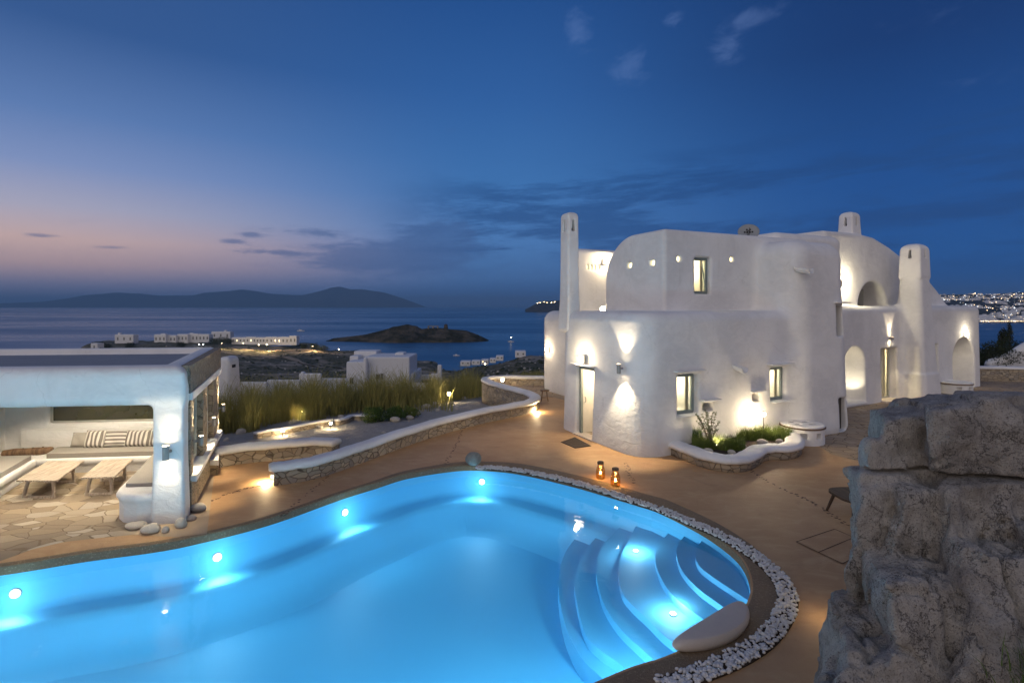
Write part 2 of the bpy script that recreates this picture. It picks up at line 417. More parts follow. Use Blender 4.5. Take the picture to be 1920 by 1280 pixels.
def f_terrain(S):
    p = wpos(); x, y, z = sep(p)
    a = noise(p, 0.035, 7, 0.65); b = noise(p, 0.5, 6, 0.7); c = noise(p, 4.0, 5, 0.7)
    scrub = mixc(sstep(b, 0.35, 0.7), (0.060, 0.064, 0.036), (0.18, 0.16, 0.10))
    scrub = mixc(sstep(c, 0.5, 0.7) * 0.5, scrub, (0.22, 0.2, 0.16))
    earth = mixc(b, (0.26, 0.21, 0.15), (0.38, 0.33, 0.26))
    rocks = sstep(noise(p, 0.22, 6, 0.75), 0.56, 0.66)
    col = mixc(sstep(a, 0.50, 0.62), scrub, earth); col = mixc(rocks * 0.8, col, (0.30, 0.29, 0.27))
    near = sstep(y, 34.0, 24.0)
    g = mixc(c, (0.24, 0.23, 0.215), (0.44, 0.42, 0.39))
    S(Base_Color=mixc(near, col, g), Roughness=0.95, Specular_IOR_Level=0.1, Normal=bump(b * 0.6 + c * 0.3, 0.25))
M['terrain'] = mat('scrubland', f_terrain)
def f_far(S):
    p = wpos(); a = noise(p, 0.0016, 7, 0.6); S(Base_Color=mixc(a, (0.05, 0.07, 0.09), (0.11, 0.125, 0.135)), Roughness=1.0, Specular_IOR_Level=0.0)
M['far'] = mat('far_mountain', f_far)
def f_islet(S):
    p = wpos(); a = noise(p, 0.05, 7, 0.65); S(Base_Color=mixc(sstep(a, 0.4, 0.65), (0.035, 0.035, 0.02), (0.12, 0.10, 0.07)), Roughness=1.0, Specular_IOR_Level=0.05, Normal=bump(noise(p, 0.15, 5), 2.0))
M['islet'] = mat('dark_islet', f_islet)
def f_sea(S):
    p = wpos(); q = mapping(p, (0.25, 1.0, 1.0), rot=(0, 0, R(8)))
    a = noise(q, 0.02, 6, 0.62, 0.4); b = noise(q, 0.0035, 4, 0.6); c = noise(q, 0.12, 4, 0.6)
    S(Base_Color=(0.028, 0.115, 0.245), Roughness=(0.24 + 0.20 * sstep(b, 0.35, 0.7)), IOR=1.33, Specular_IOR_Level=0.5, Normal=bump(a + b * 1.5 + c * 0.25, 2.6, 0.5))
M['sea'] = mat('sea_water', f_sea)
def f_pool(S):
    p = wpos(); a = noise(p, 0.6, 3); S(Base_Color=mixc(a, (0.15, 0.56, 0.88), (0.18, 0.60, 0.91)), Roughness=0.6, Specular_IOR_Level=0.2)
M['pool'] = mat('pool_plaster', f_pool)
def schlick(t, f0, nrm=None):
    g = t.nodes.new('ShaderNodeNewGeometry'); d = t.nodes.new('ShaderNodeVectorMath'); d.operation = 'DOT_PRODUCT'
    t.links.new(g.outputs['Incoming'], d.inputs[0]); t.links.new((nrm.k if nrm else g.outputs['Normal']), d.inputs[1])
    c = N.m('ABSOLUTE', N(d.outputs['Value'])); return N.m('POWER', (1.0 - c).clamp(), 5.0) * (1 - f0) + f0
def water():
    m_ = bpy.data.materials.new('pool_water'); m_.use_nodes = True; t = m_.node_tree; t.nodes.clear(); N.tree = t
    o = t.nodes.new('ShaderNodeOutputMaterial'); tr = t.nodes.new('ShaderNodeBsdfTransparent'); tr.inputs[0].default_value = (0.80, 0.95, 1.0, 1)
    gl = t.nodes.new('ShaderNodeBsdfGlossy'); gl.inputs['Roughness'].default_value = 0.05
    p = wpos(); bm = bump(noise(mapping(p, (1, 1.0, 1)), 2.2, 3, 0.5), 0.006)
    t.links.new(bm.k, gl.inputs['Normal']); fr = schlick(t, 0.02, bm)
    mx = t.nodes.new('ShaderNodeMixShader'); t.links.new(fr.k, mx.inputs[0]); t.links.new(tr.outputs[0], mx.inputs[1]); t.links.new(gl.outputs[0], mx.inputs[2])
    t.links.new(mx.outputs[0], o.inputs[0]); return m_
M['water'] = water()
def thinglass(name, tint, ior=1.5, rough=0.0):
    m_ = bpy.data.materials.new(name); m_.use_nodes = True; t = m_.node_tree; t.nodes.clear(); N.tree = t
    o = t.nodes.new('ShaderNodeOutputMaterial'); tr = t.nodes.new('ShaderNodeBsdfTransparent'); tr.inputs[0].default_value = (*tint, 1)
    gl = t.nodes.new('ShaderNodeBsdfGlossy'); gl.inputs['Roughness'].default_value = rough
    fr = schlick(t, ((ior - 1) / (ior + 1)) ** 2)
    mx = t.nodes.new('ShaderNodeMixShader'); t.links.new(fr.k, mx.inputs[0]); t.links.new(tr.outputs[0], mx.inputs[1]); t.links.new(gl.outputs[0], mx.inputs[2])
    t.links.new(mx.outputs[0], o.inputs[0]); return m_
M['glass'] = thinglass('window_glass', (0.92, 0.94, 0.92)); M['amber'] = thinglass('amber_glass', (0.95, 0.70, 0.36), 1.5, 0.1)
M['frame'] = plain('grey_green_frame', (0.22, 0.26, 0.25), 0.5)
M['frame_pale'] = plain('pale_grey_frame', (0.45, 0.45, 0.41), 0.5)
M['metal'] = plain('dark_metal', (0.12, 0.11, 0.10), 0.4, 0.7)
M['steel'] = plain('brushed_steel', (0.33, 0.30, 0.27), 0.5, 0.35)
M['bulb'] = emit('lamp_bulb', (1, 0.80, 0.50), 60.0)
M['bulb_soft'] = emit('lamp_diffuser', (1, 0.84, 0.58), 14.0)
M['lit'] = emit('lit_window', (1.0, 0.86, 0.42), 2.2)
M['poolbulb'] = emit('pool_lamp_lens', (0.85, 0.97, 1.0), 12.0)
M['dark'] = plain('dark_opening', (0.02, 0.02, 0.022), 0.8)
M['inner'] = plain('interior_wall', (0.78, 0.74, 0.66), 0.9)
def f_wood(c0, c1):
    def f(S):
        p = opos(); g = noise(mapping(p, (1.2, 1.2, 14.0)), 3.0, 5, 0.65, 0.8); h = noise(mapping(p, (14, 1.2, 1.2)), 2.0, 5, 0.65, 0.6)
        S(Base_Color=mixc(sstep(h, 0.35, 0.65), c0, c1), Roughness=0.65, Normal=bump(h + g * 0.4, 0.004))
    return f
M['wood_pale'] = mat('bleached_wood', f_wood((0.36, 0.29, 0.22), (0.56, 0.48, 0.39)))
M['wood_dark'] = mat('dark_wood', f_wood((0.045, 0.026, 0.014), (0.10, 0.06, 0.03)))
M['wood_brown'] = mat('brown_log', f_wood((0.10, 0.055, 0.028), (0.22, 0.13, 0.07)))
def f_cushion(S):
    p = opos(); S(Base_Color=mixc(noise(p, 300, 2), (0.30, 0.275, 0.235), (0.42, 0.385, 0.34)), Roughness=0.95, Sheen_Weight=0.2, Normal=bump(noise(p, 4, 3) * 2 + noise(p, 250, 2) * 0.2, 0.006))
M['cushion'] = mat('taupe_canvas', f_cushion)
def stripes(name, axis, fr):
    def f(S):
        p = opos(); xyz = sep(p); s_ = N.m('SINE', xyz[axis] * fr)
        S(Base_Color=mixc(sstep(s_, -0.12, 0.12), (0.20, 0.18, 0.155), (0.74, 0.70, 0.63)), Roughness=0.95, Normal=bump(noise(p, 200, 2), 0.002))
    return mat(name, f)
M['stripe_v'] = stripes('striped_canvas_upright', 0, 62.0); M['stripe_h'] = stripes('striped_canvas_level', 2, 70.0)
def f_pebble(S):
    p = wpos(); v = noise(p, 6, 3); S(Base_Color=mixc(v, (0.50, 0.48, 0.46), (0.80, 0.79, 0.77)), Roughness=0.6, Normal=bump(noise(p, 60, 3), 0.002))
M['pebble'] = mat('white_pebble', f_pebble)
M['boulder'] = plain('pale_boulder', (0.46, 0.42, 0.36), 0.85, 0, 0.25, 5.0, 0.008)
M['headrest'] = plain('smooth_white_stone', (0.55, 0.48, 0.42), 0.55, 0, 0.08, 7.0, 0.004)
M['greyball'] = plain('grey_granite', (0.22, 0.22, 0.19), 0.85, 0, 0.45, 14.0, 0.008)
M['inlay'] = plain('inlay_stone', (0.13, 0.075, 0.045), 0.8, 0, 0.5, 9.0, 0.004)
M['groove'] = plain('dark_groove', (0.10, 0.055, 0.03), 0.9)
M['mat'] = plain('door_mat', (0.055, 0.04, 0.03), 1.0, 0, 0.3, 60.0, 0.006)
M['soil'] = plain('dark_soil', (0.06, 0.04, 0.025), 1.0, 0, 0.4, 12.0, 0.02)
def f_leaf(c0, c1):
    def f(S):
        p = wpos(); S(Base_Color=mixc(noise(p, 3.0, 3, 0.6), c0, c1), Roughness=0.7, Specular_IOR_Level=0.3)
    return f
M['reed'] = mat('reed_blade', f_leaf((0.125, 0.145, 0.035), (0.46, 0.395, 0.13)))
M['grass'] = mat('green_grass', f_leaf((0.07, 0.12, 0.02), (0.20, 0.24, 0.05)))
M['leaf'] = mat('dark_leaf', f_leaf((0.035, 0.08, 0.012), (0.10, 0.16, 0.03)))
M['leaf_grey'] = mat('olive_leaf', f_leaf((0.10, 0.13, 0.06), (0.25, 0.27, 0.15)))
M['leaf_dk'] = mat('evergreen_leaf', f_leaf((0.02, 0.03, 0.012), (0.05, 0.06, 0.025)))
M['bark'] = plain('grey_bark', (0.14, 0.10, 0.07), 0.9, 0, 0.3, 20.0, 0.006)
M['dish'] = plain('grey_dish', (0.28, 0.30, 0.31), 0.5)
M['town'] = plain('town_plaster', (0.72, 0.72, 0.72), 0.9)
M['glint'] = emit('street_light_glow', (1.0, 0.74, 0.42), 26.0)
M['glint_w'] = emit('white_light_glow', (0.85, 0.93, 1.0), 26.0)
M['glint_town'] = emit('town_light_glow', (1.0, 0.72, 0.40), 3.2); M['glint_town_w'] = emit('town_light_white', (0.85, 0.93, 1.0), 3.2)
M['bulb_dim'] = emit('dim_diffuser', (1, 0.84, 0.58), 1.5)
M['litfar'] = emit('far_lit_window', (1.0, 0.78, 0.40), 3.0)
M['litcurtain'] = plain('cream_curtain', (0.80, 0.70, 0.52), 0.9)
M['roof'] = plain('roof_screed', (0.26, 0.27, 0.29), 0.85, 0, 0.15, 2.0)
# ------------------------------------------------------------------ far setting: sea, mountains, islet, land
SEA = -50.0
MB().add([(-36000, 60, SEA), (36000, 60, SEA), (36000, 30000, SEA), (-36000, 30000, SEA)], [(0, 1, 2, 3)]).build('sea', M['sea']).__setitem__('kind', 'structure')
def ridge(name, prof, Y, depth, base, mat_, seed=1, rough=0.1, n=260, rows=10):
    """a massif: profile of (px, py) crest points at distance Y, falling to the sea in front and behind"""
    rg = np.random.default_rng(seed); pxs = np.linspace(prof[0][0], prof[-1][0], n)
    crest = np.interp(pxs, [p[0] for p in prof], [4 - (p[1] - 572) / 1000 * Y for p in prof])
    def f1(n_, oct_, a0):
        o = np.zeros(n_)
        for k in range(oct_):
            m_ = 6 * 2 ** k; o += np.interp(np.linspace(0, m_, n_), np.arange(m_ + 1), rg.uniform(-1, 1, m_ + 1)) * a0 * 0.55 ** k
        return o
    V = []; rr = np.linspace(-1, 1, 2 * rows + 1)
    hgt = np.maximum(crest - base, 0)
    for j, r in enumerate(rr):
        prof_r = (1 - abs(r) ** 1.3); nz = f1(n, 5, rough * (0.3 if abs(r) < 0.01 else 1.0))
        for i in range(n):
            Yj = Y + r * depth * (0.35 + 0.65 * hgt[i] / (hgt.max() + 1e-6))
            z = base + hgt[i] * prof_r * (1 + nz[i]) - (1.5 if abs(r) > 0.99 else 0)
            V.append(((pxs[i] - 960) / 1000 * Y * (1 + 0.0 * r), Yj, z))
    F = [(j * n + i, j * n + i + 1, (j + 1) * n + i + 1, (j + 1) * n + i) for j in range(2 * rows) for i in range(n - 1)]
    return tag(link(name, fast_mesh(name, V, F), mat_), kind='structure')
ridge('mountains', [(-260, 572), (-120, 566), (0, 568.5), (80, 566), (130, 560), (170, 553), (220, 548.5), (270, 551), (300, 554), (365, 553.5), (380, 549), (430, 546), (455, 543), (480, 546), (510, 551),
                    (570, 553.5), (600, 548), (625, 541), (640, 539), (660, 543), (680, 542.5), (705, 546), (720, 548), (760, 561), (792, 573), (800, 577)], 13000, 1500, SEA - 8, M['far'], 3, 0.07)
ridge('islet', [(612, 639), (625, 634), (684, 627), (705, 622), (744, 611.6), (763, 608.3), (775, 611), (782, 612), (790, 617.5), (815, 615), (827, 616), (875, 620), (895, 627), (917, 638)], 815, 60, SEA - 1, M['islet'], 5, 0.12, 200)
ridge('cape', [(985, 580), (1003, 570), (1012, 566), (1060, 562), (1130, 560), (1200, 574)], 4200, 300, SEA - 4, M['islet'], 8, 0.1, 60)
# ruin and shed on the islet
def islet_at(px, z, Y): return ((px - 960) / 1000 * Y, Y, z)
for (px, wd, ht, nm, lb) in ((812, 9, 4.2, 'chapel_ruin', 'pale broken ruin on the crest of the dark islet'), (836, 7, 6.5, 'stone_tower', 'small dark stone tower beside the ruin on the islet')):
    c = islet_at(px, -32.5, 815); t = thing(nm, c, lb, 'ruin' if 'ruin' in nm else 'tower')
    mb = MB()
    if nm == 'chapel_ruin':
        for k in range(3): mb.box((c[0] - wd * 0.8 + k * wd * 0.8, c[1], c[2] + ht * 0.3), (0.9, 1.5, ht * 0.7))
        mb.box((c[0], c[1], c[2] + ht + 0.1), (wd * 0.9, 1.6, 0.6)); mb.build('wall', M['terrain'], t)
    else:
        mb.cyl((c[0], c[1], c[2] - 2), (c[0], c[1], c[2] + ht), 3.6, 2.6, 12).build('tower_body', M['islet'], t)
        MB().cyl((c[0], c[1], c[2] + ht), (c[0], c[1], c[2] + ht + 1.2), 2.9, 0.6, 12).build('roof', M['islet'], t)

def fbm2(X, Y, seed=0, octv=5, f0=1.0, gain=0.5):
    rg = np.random.default_rng(seed); o = np.zeros_like(X); a = 1.0
    for k in range(octv):
        for _ in range(3):
            th = rg.uniform(0, 6.28); ph = rg.uniform(0, 6.28); f = f0 * 2 ** k * rg.uniform(0.7, 1.4)
            o += a * np.sin(X * math.cos(th) * f + Y * math.sin(th) * f + ph + 1.3 * np.sin(Y * f * 0.7 + ph)) / 3
        a *= gain
    return o
# land: height by bearing (px in the photo) and distance
TY = np.array([-40, 13.6, 14.6, 20, 26, 34, 45, 60, 80, 100, 140, 200, 260, 300, 340, 400, 460, 520, 580, 640, 700, 760, 830, 900])
TAB = {
    -900: [-3, -3, -.5, -.6, -1, -3, -6, -10, -14, -18, -26, -34, -42, -46, -52, -56, -58, -60, -60, -60, -60, -60, -60, -60],
    120:  [-3, -3, -.5, -.6, -1, -3, -6, -9, -13, -17, -24, -30, -35, -38, -41, -44, -48, -51, -55, -58, -60, -60, -60, -60],
    185:  [-3, -3, -.5, -.6, -1, -3, -6, -9, -12, -15, -20, -26, -30, -33, -36, -39, -41, -42, -43, -43.5, -45, -49, -56, -60],
    400:  [-3, -3, -.5, -.6, -1, -3, -5.5, -8, -11, -13, -18, -24, -28, -31, -34, -37, -39, -41, -42, -42.5, -43.5, -46, -53, -60],
    560:  [-3, -3, -.5, -.5, -.9, -2.6, -5, -8, -10.5, -12.8, -18, -24, -29, -32, -35, -39, -41.5, -43, -44, -45, -47, -50.5, -57, -60],
    640:  [-3, -3, -.45, -.5, -.85, -2.6, -5, -8, -10.5, -12.6, -18, -24, -29, -33, -37, -41, -44, -46, -49.2, -52, -56, -60, -60, -60],
    720:  [-3, -3, -.4, -.45, -.8, -2.5, -5, -8, -10.5, -12.6, -18, -24, -29, -33, -37, -42, -45.5, -48, -50.5, -54, -60, -60, -60, -60],
    810:  [-3, -3, -.4, -.45, -.8, -2.2, -4.5, -7.5, -10, -12.4, -18, -25, -31, -35, -39.5, -44, -47, -49, -51.5, -55, -60, -60, -60, -60],
    840:  [-3, -3, -.4, -.45, -.75, -2, -4, -7, -10, -12.2, -17, -24, -30, -34.5, -41, -48, -52, -56, -60, -60, -60, -60, -60, -60],
    900:  [-3, -3, -.4, -.4, -.7, -1.6, -3.2, -5.5, -8, -10.5, -15, -21, -26, -30, -38, -52, -60, -60, -60, -60, -60, -60, -60, -60],
    1000: [-3, -3, -.4, -.4, -.6, -1.2, -2.4, -4.5, -6.5, -9, -13, -18, -22.5, -25.5, -34, -50, -60, -60, -60, -60, -60, -60, -60, -60],
    1250: [-3, -3, -.4, -.4, -.6, -.9, -1.8, -4, -6, -8, -12, -17, -22, -26, -36, -50, -60, -60, -60, -60, -60, -60, -60, -60],
    1700: [-3, -3, -.4, -.4, -.4, -.5, -.4, -1.6, -5, -9, -18, -30, -42, -52, -60, -60, -60, -60, -60, -60, -60, -60, -60, -60],
    2050: [-3, -3, -.4, -.4, -.4, -.3, .4, .2, -3, -8, -18, -30, -42, -52, -60, -60, -60, -60, -60, -60, -60, -60, -60, -60],
    3200: [-3, -3, -.4, -.4, -.4, -.3, 1.0, 2.0, 2, -2, -14, -30, -42, -52, -60, -60, -60, -60, -60, -60, -60, -60, -60, -60]}
KP = sorted(TAB); TZ = np.array([TAB[k] for k in KP], dtype=float)
def land_z(px, Y):
    px = np.asarray(px, float); Y = np.asarray(Y, float)
    iy = np.clip(np.searchsorted(TY, Y) - 1, 0, len(TY) - 2); fy = np.clip((Y - TY[iy]) / (TY[iy + 1] - TY[iy]), 0, 1)
    ip = np.clip(np.searchsorted(KP, px) - 1, 0, len(KP) - 2); kp = np.array(KP, float); fp = np.clip((px - kp[ip]) / (kp[ip + 1] - kp[ip]), 0, 1); fp = fp * fp * (3 - 2 * fp)
    z = (TZ[ip, iy] * (1 - fy) + TZ[ip, iy + 1] * fy) * (1 - fp) + (TZ[ip + 1, iy] * (1 - fy) + TZ[ip + 1, iy + 1] * fy) * fp
    X = (px - 960) / 1000 * Y
    amp = np.clip((Y - 28) / 300, 0, 1)
    z = z + fbm2(X, Y, 4, 6, 0.03, 0.55) * amp * 3.2 + fbm2(X, Y, 9, 3, 0.5, 0.6) * np.clip((Y - 20) / 60, 0, 1) * 0.30
    return z
rows = [-40, 0, 8, 13.6] + list(np.geomspace(14.6, 900, 190)); cols = list(np.arange(-900, -60, 30)) + list(np.arange(-60, 2000, 8)) + list(np.arange(2000, 3210, 40))
RY, RP = np.meshgrid(rows, cols, indexing='ij'); RZ = land_z(RP, RY); RX = (RP - 960) / 1000 * np.maximum(RY, 30 - 0 * RY) * 1.0
RX = (RP - 960) / 1000 * np.where(RY < 14, 14.0, RY)
nC = len(cols)
F = [(j * nC + i, j * nC + i + 1, (j + 1) * nC + i + 1, (j + 1) * nC + i) for j in range(len(rows) - 1) for i in range(nC - 1)]
tag(link('terrain', fast_mesh('terrain', np.stack([RX, RY, RZ], -1).reshape(-1, 3), F), M['terrain']), kind='structure')
def land(px, Y): return float(land_z(px, Y))
def on_land(px, Y): return Vector(((px - 960) / 1000 * Y, Y, land(px, Y)))
# dirt road lit by the lamps of the peninsula
def road(name, pts, wd, m_):
    V = []; path = smooth_path([((px - 960) / 1000 * Y, Y, 0) for px, Y in pts], 10)
    mb = MB(); n = len(path)
    for i, p in enumerate(path):
        d = (path[min(i + 1, n - 1)] - path[max(i - 1, 0)]).normalized(); nr = Vector((d.y, -d.x, 0))
        for s_ in (-1, -0.5, 0, 0.5, 1):
            q = p + nr * wd * s_; V.append((q.x, q.y, land(960 + q.x / q.y * 1000, q.y) + 0.45))
    F = [(j * 5 + i, j * 5 + i + 1, (j + 1) * 5 + i + 1, (j + 1) * 5 + i) for j in range(n - 1) for i in range(4)]
    mb.add(V, F, True).build(name, m_)['kind'] = 'structure'
M['dirt'] = plain('pale_dirt_road', (0.36, 0.27, 0.17), 0.95, 0, 0.3, 0.2)
road('dirt_road', [(270, 560), (360, 540), (440, 500), (520, 440), (600, 380), (680, 330), (740, 300)], 3.2, M['dirt'])
road('dirt_road', [(420, 575), (470, 560), (540, 548), (600, 545), (640, 520)], 5.0, M['dirt'])

# ------------------------------------------------------------------ pool outline, deck, sheets
WL = -0.15
far_edge = [(0, 1080), (167, 1053), (333, 1029), (500, 987), (633, 940), (700, 918.5), (766, 898), (852, 884.5), (904, 883.5), (972, 890), (1076, 914), (1200, 951), (1233, 962), (1310, 1001)]
right_edge = [(1365, 1037, -.13), (1394, 1065, -.10), (1407, 1097, -.06), (1404, 1124, -.03), (1385, 1150, 0), (1330, 1190, 0), (1251, 1228, 0), (1182, 1250, 0), (1113, 1279, 0)]
pp = [G(x, y, WL)[:2] for x, y in far_edge] + [G(x, y, z)[:2] for x, y, z in right_edge]
pp += [(0.1, 5.25), (-1.2, 4.7), (-3.0, 4.2), (-5.5, 3.9), (-8.0, 4.0), (-10.2, 4.7), (-11.2, 6.2), (-10.9, 6.9), (-9.5, 7.6)]
POOL = [(v.x, v.y) for v in smooth_path([(x, y, 0) for x, y in pp], 7, closed=True)]
def offset_loop(P, d):
    n = len(P); out = []
    for i in range(n):
        a = Vector(P[i - 1]); b = Vector(P[(i + 1) % n]); t = (b - a).normalized(); out.append((P[i][0] + t.y * d, P[i][1] - t.x * d))
    return out
area = sum(POOL[i - 1][0] * POOL[i][1] - POOL[i][0] * POOL[i - 1][1] for i in range(len(POOL)))
OUT = 1.0 if area > 0 else -1.0       # offset direction that grows the loop
def grow(d): return offset_loop(POOL, d * OUT)
wall_px = [(513, 868), (545, 864), (585, 857.5), (630, 845), (674, 831), (752, 805.5), (823, 785), (900, 767), (960, 756), (990, 750), (1003, 743), (1000, 737), (985, 731), (965, 726), (940, 719.5), (918, 713), (910, 708), (917, 705.3), (935, 703.8), (964, 703.5), (1017, 704.5), (1060, 705)]
wall_c = [G(x, y, 0.46) for x, y in wall_px]
wall2_px = [(408, 839), (450, 832.5), (500, 828), (560, 823), (600, 821), (630, 823), (662, 829)]
wall2_c = [G(x, y, 0.46) for x, y in wall2_px]
deck_outer = [(-18, -4), (34, -4), (40, 28.4), (31, 28.6), (22, 31), (12, 31.5), (1.6, 26.9)]
deck_outer += [(p[0], p[1]) for p in reversed(wall_c[4:-1])]
deck_outer += [(p[0], p[1]) for p in reversed(wall2_c[:-1])] + [(-8.3, 14.6), (-18, 13.2)]
tag(MB().sheet([deck_outer, POOL[::-1] if True else POOL], 0.0).build('deck', M['deck']), kind='structure')
edge = MB(); edge.prism(deck_outer, -0.9, -0.004, top=False, bottom=False)
tag(edge.build('deck_edge', M['gravel']), kind='structure')
# coping ring: pebbled screed, flush, 4 mm proud
def ring_sheet(a, b, z, m_, name, i0=0, i1=None):
    n = len(a); i1 = n if i1 is None else i1; mb = MB()
    vs = []
    for i in range(i0, i1 + 1): vs += [(*a[i % n], z), (*b[i % n], z)]
    k = i1 - i0; mb.add(vs, [(2 * j, 2 * j + 2, 2 * j + 3, 2 * j + 1) for j in range(k)], False)
    return tag(mb.build(name, m_), kind='structure')
# rounded nose and upstand of the pool rim down to below the water
prof = [(0.40, 0.004), (0.05, 0.006), (0.015, -0.004), (0.0, -0.03), (0.0, -0.30)]
vs = []; n = len(POOL); loops = []
for o_, z in prof:
    cw_ = lambda x: 0.32 + 0.68 * min(1, max(0, (x + 3.2) / 3.2))
    L = offset_loop(POOL, OUT); loops.append([(p[0] + (q[0] - p[0]) * o_ * cw_(p[0]), p[1] + (q[1] - p[1]) * o_ * cw_(p[0]), z) for p, q in zip(POOL, L)])
mb = MB(); mb.add([v for L in loops for v in L], [(j * n + i, j * n + (i + 1) % n, (j + 1) * n + (i + 1) % n, (j + 1) * n + i) for j in range(len(loops) - 1) for i in range(n)], True)
tag(mb.build('pool_coping', M['coping']), kind='structure')
# basin: wall, rounded shelf along the wall, sloping bench face, floor
def inner(d):
    # inward offset, kept from folding by relaxing toward the centre
    L = grow(-d); return L
basin = [(0.0, -0.14), (0.01, -0.40), (0.03, -0.60), (0.09, -0.675), (0.20, -0.70), (0.46, -0.71), (0.54, -0.74), (0.62, -0.82), (0.72, -0.98), (0.88, -1.12), (1.05, -1.2), (1.25, -1.24)]
loops = [[(x, y, z) for x, y in inner(d)] for d, z in basin]
mb = MB(); mb.add([v for L in loops for v in L], [(j * n + i, j * n + (i + 1) % n, (j + 1) * n + (i + 1) % n, (j + 1) * n + i) for j in range(len(loops) - 1) for i in range(n)], True)
mb.sheet([inner(1.25)], -1.24)
tag(mb.build('pool_basin', M['pool']), kind='structure')
tag(MB().sheet([grow(-0.001)], WL).build('pool_water', M['water']), kind='structure')
# steps: each tread a rounded solid reaching under the deck on the right
steps = [  # (arc px points, z)
    ([(1100, 975), (1087, 998), (1060, 1035), (1047, 1086), (1052, 1140), (1066, 1188), (1090, 1232), (1125, 1268), (1150, 1300)], -0.94),
    ([(1150, 970), (1135, 988), (1103, 1025), (1078, 1079), (1083, 1135), (1098, 1188), (1125, 1218), (1157, 1240), (1190, 1270)], -0.80),
    ([(1180, 970), (1157, 993), (1128, 1025), (1118, 1064), (1122, 1100), (1135, 1137), (1158, 1172), (1185, 1200), (1230, 1240)], -0.67),
    ([(1195, 980), (1180, 1010), (1163, 1045), (1160, 1079), (1166, 1108), (1182, 1130), (1215, 1161), (1250, 1195), (1300, 1230)], -0.55),
    ([(1275, 975), (1255, 997), (1235, 1020), (1228, 1042), (1235, 1073), (1255, 1108), (1285, 1136), (1317, 1159), (1370, 1200)], -0.43),
    ([(1305, 980), (1288, 1000), (1273, 1017), (1268, 1035), (1275, 1062), (1292, 1086), (1318, 1110), (1346, 1130), (1400, 1170)], -0.33),
    ([(1335, 985), (1321, 1006), (1308, 1024), (1304, 1042), (1311, 1060), (1328, 1075), (1360, 1097), (1397, 1121), (1430, 1145)], -0.235)]
for k, (arc, z) in enumerate(steps):
    P = [Vector((*G(x, y, z)[:2], 0)) for x, y in arc]
    P = smooth_path(P, 6); poly = [(p.x, p.y) for p in P] + [(P[-1].x + 3.5, P[-1].y - .3), (P[0].x + 4.5, P[0].y)]
    # clip to the pool outline grown a little, so that no tread rises through the deck
    o = MB().prism(poly, -1.3, z).build('pool_step', M['pool'], bevel=0.05, seg=3)
    tag(o, kind='structure')
# paving sheets
pave = [G(0, 1052)[:2], G(60, 1030)[:2], G(120, 1016)[:2], G(190, 1008)[:2], G(245, 1003)[:2], G(285, 990)[:2], (-6.2, 9.9), (-8.0, 14.2), (-16, 13.4), (-16, 8.0), (-10.5, 8.35)]
tag(MB().sheet([pave], 0.005).build('lounge_paving', M['paving']), kind='structure')
tan = [G(245, 1003)[:2], G(330, 1007)[:2], G(388, 1001)[:2], G(400, 905)[:2], G(404, 862)[:2], (-7.6, 14.0), (-6.2, 9.9), G(285, 990)[:2]]
tag(MB().sheet([tan], 0.009).build('path_strip', M['strip']), kind='structure')
pv2 = [G(1538, 838)[:2], G(1560, 852)[:2], G(1600, 862)[:2], (12.5, 13.2), (22, 14.5), (33, 20), (39, 28), (31, 28.3), (22, 30), (12, 30), (8, 24), (11, 18.2), (9.9, 16.6), (9.0, 15.7)]
tag(MB().sheet([pv2], 0.005).build('terrace_paving', M['paving2']), kind='structure')
pv3 = [G(1000, 742)[:2], G(1040, 745)[:2], (3, 21), (3, 27), (-.6, 26.5), G(915, 715)[:2], G(945, 722)[:2], G(985, 734)[:2]]
tag(MB().sheet([pv3], 0.005).build('terrace_paving', M['paving2']), kind='structure')

# ------------------------------------------------------------------ low walls with white caps
def low_wall(name, path, label, zb=-0.9, top=0.46, w=0.17, cw=0.21, cap_h=0.15, stone='stone'):
    P = smooth_path([(p[0], p[1], 0) for p in path], 6)
    t = thing(name, (P[0].x, P[0].y, 0), label, 'low wall')
    sweep(P, [(-w, zb), (w, zb), (w, top - cap_h + 0.01), (-w, top - cap_h + 0.01)]).build('stone_body', M[stone], t)
    rg = random.Random(3); pr = [(-cw, top - cap_h), (-cw - .012, top - cap_h * .55), (-cw * .86, top - .03), (-cw * .5, top), (cw * .5, top), (cw * .86, top - .03), (cw + .012, top - cap_h * .55), (cw, top - cap_h)]
    Q = list(P); d0 = (Q[0] - Q[1]).normalized(); d1 = (Q[-1] - Q[-2]).normalized()
    Q = [Q[0] + d0 * 0.10] + Q + [Q[-1] + d1 * 0.03]
    s_ = sweep(Q, pr)
    V = [Vector(v) for v in s_.v]; m_ = len(pr)
    c0 = sum((V[i] for i in range(m_)), Vector()) / m_
    for i in range(m_): V[i] = c0 + (V[i] - c0) * 0.72 + d0 * 0.0
    for j in range(1, len(Q)):
        wv = 0.012 * math.sin(j * 0.9) + 0.008 * math.sin(j * 2.3)
        for i in range(m_): V[j * m_ + i].z += wv * 0.5
    s_.v = [tuple(v) for v in V]
    s_.build('cap', M['plaster'], t)
    return t
low_wall('garden_wall', wall_c, 'long winding stone wall with rounded white cap between deck and garden')
low_wall('garden_wall', wall2_c[:-1], 'short stone wall with white cap running from the lounge to the long wall')
